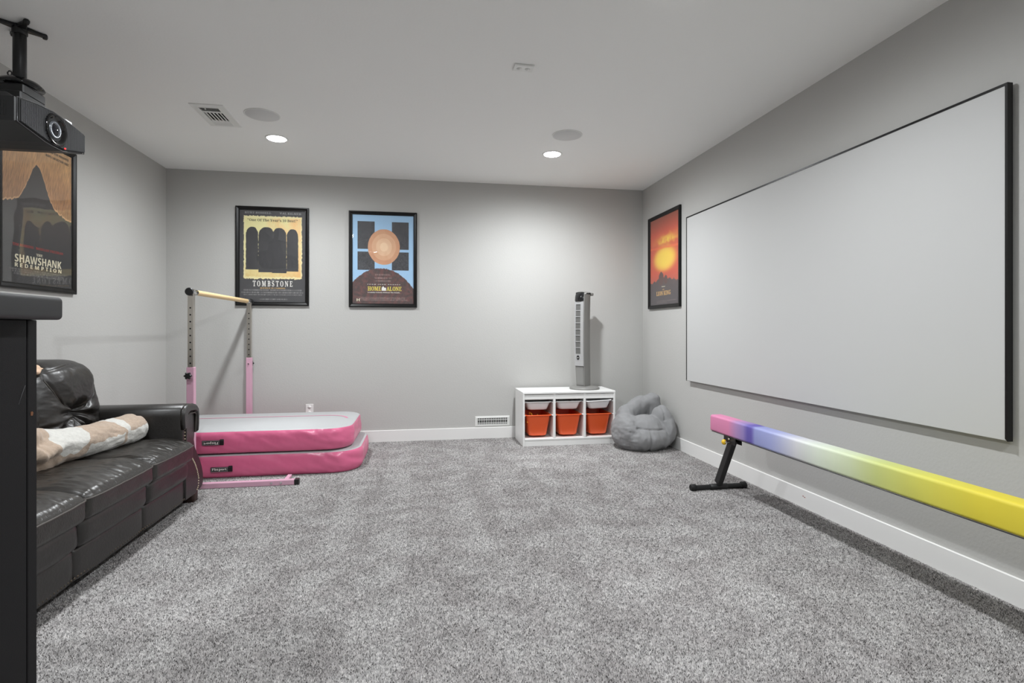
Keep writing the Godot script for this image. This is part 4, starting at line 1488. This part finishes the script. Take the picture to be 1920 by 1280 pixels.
# ================================================================ projector and its mount
func projector():
	var px := -2.119
	var pz := -3.312
	var t := thing("projector_mount", "black ceiling mount with a round pole holding the projector", "ceiling mount", Vector3(px, H, pz))
	var st := start()
	rod(st, Vector3(0, 0, 0), Vector3(0, -0.30, 0), 0.0295, 28, 0.002)
	obj("pole", st, M.black, t)
	st = start()
	rod(st, Vector3(0, 0, 0), Vector3(0, -0.05, 0), 0.034, 24, 0.004)
	for k in 4:
		var a := deg_to_rad(47 + 90 * k)
		var d := Vector3(cos(a), 0, -sin(a))
		var s := Vector3(d.z, 0, -d.x)
		prism(st, PackedVector2Array([Vector2(0.02, -0.022), Vector2(0.06, -0.015), Vector2(0.085, -0.011), Vector2(0.112, -0.013), Vector2(0.120, 0.0), Vector2(0.112, 0.013), Vector2(0.085, 0.011), Vector2(0.06, 0.015), Vector2(0.02, 0.022)]), -0.020, -0.002, Transform3D(Basis(d, s, d.cross(s)), Vector3(0, 0.0 if d.cross(s).y > 0 else -0.022, 0)) , true, 0.003)
		rod(st, d * 0.107 + Vector3(0, 0, 0), d * 0.107 + Vector3(0, -0.026, 0), 0.011, 12, 0.002)
	obj("ceiling_bracket", st, M.black, t)
	st = start()
	lathe(st, [Vector2(0.03, -0.285), Vector2(0.045, -0.288), Vector2(0.085, -0.305), Vector2(0.104, -0.325), Vector2(0.106, -0.332), Vector2(0.0, -0.336)], Transform3D.IDENTITY, 36)
	obj("canopy", st, M.gloss_black, t)
	st = start()
	lathe(st, [Vector2(0.0, -0.334), Vector2(0.074, -0.336), Vector2(0.078, -0.342), Vector2(0.078, -0.352), Vector2(0.0, -0.354)], Transform3D.IDENTITY, 32)
	box(st, Vector3(0.01, -0.376, 0.02), Vector3(0.15, 0.05, 0.17), 0.006)
	box(st, Vector3(0.0, -0.437, 0.03), Vector3(0.17, 0.085, 0.19), 0.006)
	obj("adapter_plate", st, M.black, t)
	st = start()
	var eye := []
	for k in 13:
		eye.append(Vector3(-0.034 + 0.010 * sin(TAU * k / 12), -0.268 + 0.012 * cos(TAU * k / 12), 0.02))
	tube(st, eye, 0.0035, 6)
	obj("set_ring", st, M.black, t)
	# the projector: front faces +x, hangs upside down
	var q := thing("projector", "large black home cinema projector hanging from the ceiling mount", "projector", Vector3(-1.89, 2.27, -3.21))
	var zw := 0.262
	var d := 0.47
	# front outline in (z, y): bulges under and over the lens
	var fo := func(g: float) -> PackedVector2Array:
		return PackedVector2Array([Vector2(zw - g, -0.055 + g * 0.3), Vector2(zw - g, 0.062 - g), Vector2(0.13, 0.082 - g), Vector2(0.0, 0.092 - g), Vector2(-0.13, 0.082 - g), Vector2(-zw + g, 0.062 - g), Vector2(-zw + g, -0.050 + g), Vector2(-0.075, -0.093 + g), Vector2(0.0, -0.093 + g), Vector2(0.06, -0.090 + g)])
	var tr := Transform3D(Basis(Vector3(0, 0, 1), Vector3(0, 1, 0), Vector3(-1, 0, 0)), Vector3.ZERO)
	st = start()
	prism(st, fo.call(0.0), 0.012, d, tr, false, 0.008)
	# sloping shoulders above the front face
	var sh := [PackedVector2Array([Vector2(-0.02, 0.255), Vector2(-0.02, -0.255), Vector2(-0.46, -0.255), Vector2(-0.46, 0.255)]), PackedVector2Array([Vector2(-0.085, 0.215), Vector2(-0.085, -0.215), Vector2(-0.43, -0.215), Vector2(-0.43, 0.215)])]
	st.set_smooth_group(-1)
	for e in 4:
		var e1 := (e + 1) % 4
		quad(st, Vector3(sh[0][e].x, 0.052, sh[0][e].y), Vector3(sh[0][e1].x, 0.052, sh[0][e1].y), Vector3(sh[1][e1].x, 0.100, sh[1][e1].y), Vector3(sh[1][e].x, 0.100, sh[1][e].y), Vector3(sh[0][e].x + sh[0][e1].x + 0.48, 0.5, sh[0][e].y + sh[0][e1].y))
	quad(st, Vector3(sh[1][0].x, 0.100, sh[1][0].y), Vector3(sh[1][1].x, 0.100, sh[1][1].y), Vector3(sh[1][2].x, 0.100, sh[1][2].y), Vector3(sh[1][3].x, 0.100, sh[1][3].y), Vector3.UP)
	obj("body", st, M.projector, q)
	st = start()
	prism(st, fo.call(0.006), 0.001, 0.016, tr, false, 0.002)
	obj("front_fascia", st, M.dark, q)
	# thin bright lip round the front
	st = start()
	var lip := []
	for v in fo.call(0.001):
		lip.append(tr * Vector3(v.x, v.y, 0.008))
	lip.append(lip[0])
	tube(st, lip, 0.0022, 6)
	obj("fascia_lip", st, M.lip, q)
	# vertical ribs of the front grille, cut round the lens
	st = start()
	var outl: PackedVector2Array = fo.call(0.010)
	for k in 64:
		var z := lerpf(-zw + 0.014, zw - 0.014, k / 63.0)
		var ys := []
		for i in outl.size():
			var a := outl[i]
			var b := outl[(i + 1) % outl.size()]
			if (a.x - z) * (b.x - z) < 0:
				ys.append(lerpf(a.y, b.y, (z - a.x) / (b.x - a.x)))
		if ys.size() < 2:
			continue
		var lo: float = minf(ys[0], ys[1])
		var hi: float = maxf(ys[0], ys[1])
		var segs := [[lo, hi]]
		if absf(z) < 0.082:
			var e := sqrt(0.082 * 0.082 - z * z)
			segs = [[lo, -e - 0.004], [e - 0.004, hi]]
		for s in segs:
			if s[1] - s[0] > 0.004:
				box(st, Vector3(0.0015, (s[0] + s[1]) / 2, z), Vector3(0.005, s[1] - s[0], 0.0034), 0.0006)
	var rib := obj("grille_ribs", st, M.rib, q)
	rib.set_meta("kind", "stuff")
	var ax := Transform3D(Basis(Vector3(0, 1, 0), Vector3(1, 0, 0), Vector3(0, 0, -1)), Vector3(0, -0.004, 0))
	st = start()
	lathe(st, [Vector2(0.080, -0.012), Vector2(0.082, 0.008), Vector2(0.078, 0.012), Vector2(0.066, 0.004), Vector2(0.052, -0.004), Vector2(0.045, -0.010)], ax, 48)
	var hood := obj("lens_hood", st, M.gloss_black, q)
	st = start()
	lathe(st, [Vector2(0.046, -0.012), Vector2(0.046, 0.000), Vector2(0.044, 0.004), Vector2(0.031, 0.004), Vector2(0.028, -0.004)], ax, 40)
	obj("lens_ring", st, M.lens_ring, hood)
	st = start()
	lathe(st, [Vector2(0.031, -0.004), Vector2(0.028, 0.002), Vector2(0.018, 0.007), Vector2(0.0, 0.009)], ax, 32)
	obj("lens", st, M.lens_glass, hood)
	st = start()
	rod(st, Vector3(0.0, -0.078, -0.075), Vector3(0.006, -0.078, -0.075), 0.004, 10)
	obj("status_led", st, M.led, q)
	# slots in the near side
	st = start()
	for k in 9:
		box(st, Vector3(-0.06 - 0.012 * k, 0.006, zw + 0.0005), Vector3(0.006, 0.075, 0.003), 0.0008)
	obj("side_vents", st, M.void, q)
	st = start()
	box(st, Vector3(-0.045, 0.097, -0.165), Vector3(0.03, 0.022, 0.06), 0.004)
	obj("top_cover", st, M.fan_silver, q)

# ================================================================ rolled blanket on the sofa
func blanket():
	var t := thing("rolled_blanket", "rolled tan fleece blanket with cream patches lying across the sofa seats", "blanket", Vector3(-1.872, 0.492, -3.44))
	var nz := noise(1.0, 111, 3)
	var pat := paint(768, 384, func(u: float, v: float) -> Color:
		# u round the roll (0.25 faces the room, 0.5 is the top), v along it from the far end
		var tan := rgb(182, 162, 144)
		var cream := rgb(210, 208, 202)
		var a := v + 0.010 * nz.get_noise_2d(v * 16, u * 9)
		var b := u + 0.020 * nz.get_noise_2d(v * 12 + 9, u * 8)
		var isc := false
		# a tapering wedge near the far end, wide on top
		if absf(a - 0.285 - 0.05 * (b - 0.3)) < 0.012 + 0.22 * maxf(b - 0.27, 0):
			isc = true
		# the large patch
		if Vector2((a - 0.715 + 0.12 * (b - 0.3)) / 0.125, (b - 0.37) / 0.205).length() < 1.0 + 0.10 * nz.get_noise_2d(u * 9, v * 9):
			isc = true
		# band along the seat
		if b < 0.310 - 0.12 * a and b > 0.05 and a < 0.60 and absf(a - 0.305) > 0.014:
			isc = true
		var c := cream if isc else tan
		return c * (1.0 + 0.05 * nz.get_noise_2d(u * 150, v * 190) + 0.05 * nz.get_noise_2d(u * 30, v * 40)))
	var m := flat(rgb(255, 255, 255), 1.0)
	m.albedo_texture = pat
	m.rim_enabled = true
	m.rim = 0.5
	m.heightmap_enabled = true
	m.heightmap_texture = ntex(noise(0.12, 33, 2), 512)
	m.heightmap_scale = 0.08
	var st := start()
	var axis := func(s: float) -> Vector3: return Vector3(lerpf(0.060, -0.070, s) + 0.018 * sin(s * 5), 0.0, lerpf(-0.435, 0.47, s))
	grid(st, 96, 110, func(w, s):
		var a: float = TAU * w
		var c: Vector3 = axis.call(s)
		var end: float = sqrt(clampf(minf(s / 0.05, (1 - s) / 0.05), 0, 1)) * 0.97 + 0.03
		var rx: float = (0.092 + 0.018 * s + 0.006 * sin(s * 9)) * end
		var ry: float = (0.082 + 0.018 * s + 0.004 * sin(s * 7 + 1)) * end
		var wr: float = 0.010 * nz.get_noise_3d(s * 7, cos(a) * 1.2, sin(a) * 1.2)
		if s > 0.70:
			wr += (s - 0.70) * 0.11 * sin(a * 5 + 7 * s + 2 * nz.get_noise_2d(s * 8, 3))
		var dir := Vector3(sin(a), -cos(a), 0)
		var p := c + Vector3(dir.x * (rx + wr * end), ry + 0.006 + dir.y * (ry + wr * end), 0)
		p.y = maxf(p.y, 0.004 + 0.006 * sin(s * 6))
		return p)
	obj("fleece", st, m, t)
	# spiral of the rolled end
	st = start()
	var sp := []
	for k in 40:
		var a := k * 0.42
		var r := 0.012 + 0.0016 * k
		sp.append(Vector3(0.060 + r * cos(a) * 1.1, 0.085 + r * sin(a), -0.428))
	tube(st, sp, 0.008, 6)
	obj("rolled_end", st, M.fleece_tan, t)

# ================================================================ ceiling and wall fittings
func fittings():
	for q in [[-1.178, -4.372, "round white ceiling speaker grille beside the air vent"], [1.226, -4.395, "round white ceiling speaker grille by the right wall"]]:
		var t := thing("ceiling_speaker", q[2], "speaker", Vector3(q[0], H, q[1]), 0.0, "ceiling speakers")
		var st := start()
		lathe(st, [Vector2(0.128, 0.0), Vector2(0.128, -0.004), Vector2(0.122, -0.006), Vector2(0.119, -0.004)], Transform3D.IDENTITY, 48)
		obj("rim", st, M.plate, t)
		st = start()
		lathe(st, [Vector2(0.120, -0.003), Vector2(0.118, -0.0052), Vector2(0.0, -0.0065)], Transform3D.IDENTITY, 48)
		obj("grille", st, M.speaker, t)
	# supply vent in the ceiling
	var v := thing("ceiling_vent", "white rectangular ceiling air vent with dark slots left of the downlight", "air vent", Vector3(-1.525, H, -4.447))
	var st := start()
	var flip := Transform3D(Basis(Vector3(1, 0, 0), Vector3(0, 0, 1), Vector3(0, -1, 0)), Vector3.ZERO)
	mitred(st, 0.235, 0.435, [Vector2(0, 0.0), Vector2(0.002, 0.006), Vector2(0.05, 0.011), Vector2(0.052, 0.002)], flip)
	obj("vent_frame", st, M.plate, v)
	boxm("duct", Vector3(0, -0.001, 0), Vector3(0.14, 0.0015, 0.34), M.void, v, 0.0)
	for z in [0.085, -0.088]:
		boxm("cross_bar", Vector3(0, -0.006, z), Vector3(0.136, 0.009, 0.016), M.plate, v, 0.001)
	for k in 5:
		st = start()
		box(st, Vector3.ZERO, Vector3(0.0085, 0.004, 0.160), 0.0008, Transform3D(Basis(Vector3(0, 0, 1), 0.25), Vector3(lerpf(-0.050, 0.050, k / 4.0), -0.0095, 0)))
		obj("slat", st, M.plate, v)
	for s in [1.0, -1.0]:
		for k in 3:
			st = start()
			box(st, Vector3.ZERO, Vector3(0.136, 0.0014, 0.027), 0.0003, Transform3D(Basis(Vector3(1, 0, 0), s * 0.55), Vector3(0, -0.0065, s * (0.108 + 0.025 * k))))
			obj("slat", st, M.plate, v)
	boxm("damper_lever", Vector3(-0.025, -0.012, 0.155), Vector3(0.005, 0.010, 0.022), M.plate, v, 0.001)
	# outlet in the ceiling
	var c := thing("ceiling_outlet", "small white electrical outlet plate on the ceiling near the middle", "outlet", Vector3(0.640, H, -3.302), 0.02)
	boxm("plate", Vector3(0, -0.006, 0), Vector3(0.126, 0.012, 0.078), M.plate, c, 0.003)
	for x in [-0.026, 0.026]:
		st = start()
		lathe(st, [Vector2(0.017, -0.0115), Vector2(0.0165, -0.0135), Vector2(0.0, -0.0135)], Transform3D(Basis(), Vector3(x, 0, 0)), 20)
		var r := obj("receptacle", st, M.plate, c)
		st = start()
		for z in [-0.006, 0.006]:
			box(st, Vector3(x - 0.003, -0.0136, z), Vector3(0.008, 0.0008, 0.002))
		obj("slots", st, M.void, r)
	# outlet on the back wall, mostly behind the mats
	var w := thing("wall_outlet", "white electrical outlet on the back wall just above the mats", "outlet", Vector3(-1.142, 0.368, ZB))
	boxm("plate", Vector3(0, 0, 0.003), Vector3(0.078, 0.122, 0.006), M.plate, w, 0.002)
	for y in [-0.027, 0.027]:
		st = start()
		lathe(st, [Vector2(0.0175, 0.005), Vector2(0.017, 0.0075), Vector2(0.0, 0.0075)], Transform3D(Basis(Vector3(1, 0, 0), Vector3(0, 0, 1), Vector3(0, -1, 0)), Vector3(0, y, 0)), 20)
		var r := obj("receptacle", st, M.plate, w)
		st = start()
		for x in [-0.006, 0.006]:
			box(st, Vector3(x, y + 0.003, 0.0076), Vector3(0.002, 0.008, 0.0008))
		obj("slots", st, M.void, r)
	# return register low on the back wall
	var g := thing("wall_register", "white air register low on the back wall beside the storage unit", "air vent", Vector3(0.808, 0.194, ZB))
	st = start()
	mitred(st, 0.388, 0.112, [Vector2(0, 0), Vector2(0.002, 0.006), Vector2(0.020, 0.009), Vector2(0.022, 0.003)])
	obj("register_frame", st, M.plate, g)
	boxm("duct", Vector3(0, 0, 0.001), Vector3(0.35, 0.074, 0.0015), M.void, g, 0.0)
	st = start()
	for k in 18:
		box(st, Vector3(lerpf(-0.166, 0.166, k / 17.0), 0, 0.005), Vector3(0.0055, 0.072, 0.006), 0.0008)
	for y in [-0.020, 0.017]:
		box(st, Vector3(0, y, 0.0065), Vector3(0.345, 0.0055, 0.004), 0.0008)
	obj("register_bars", st, M.plate, g)
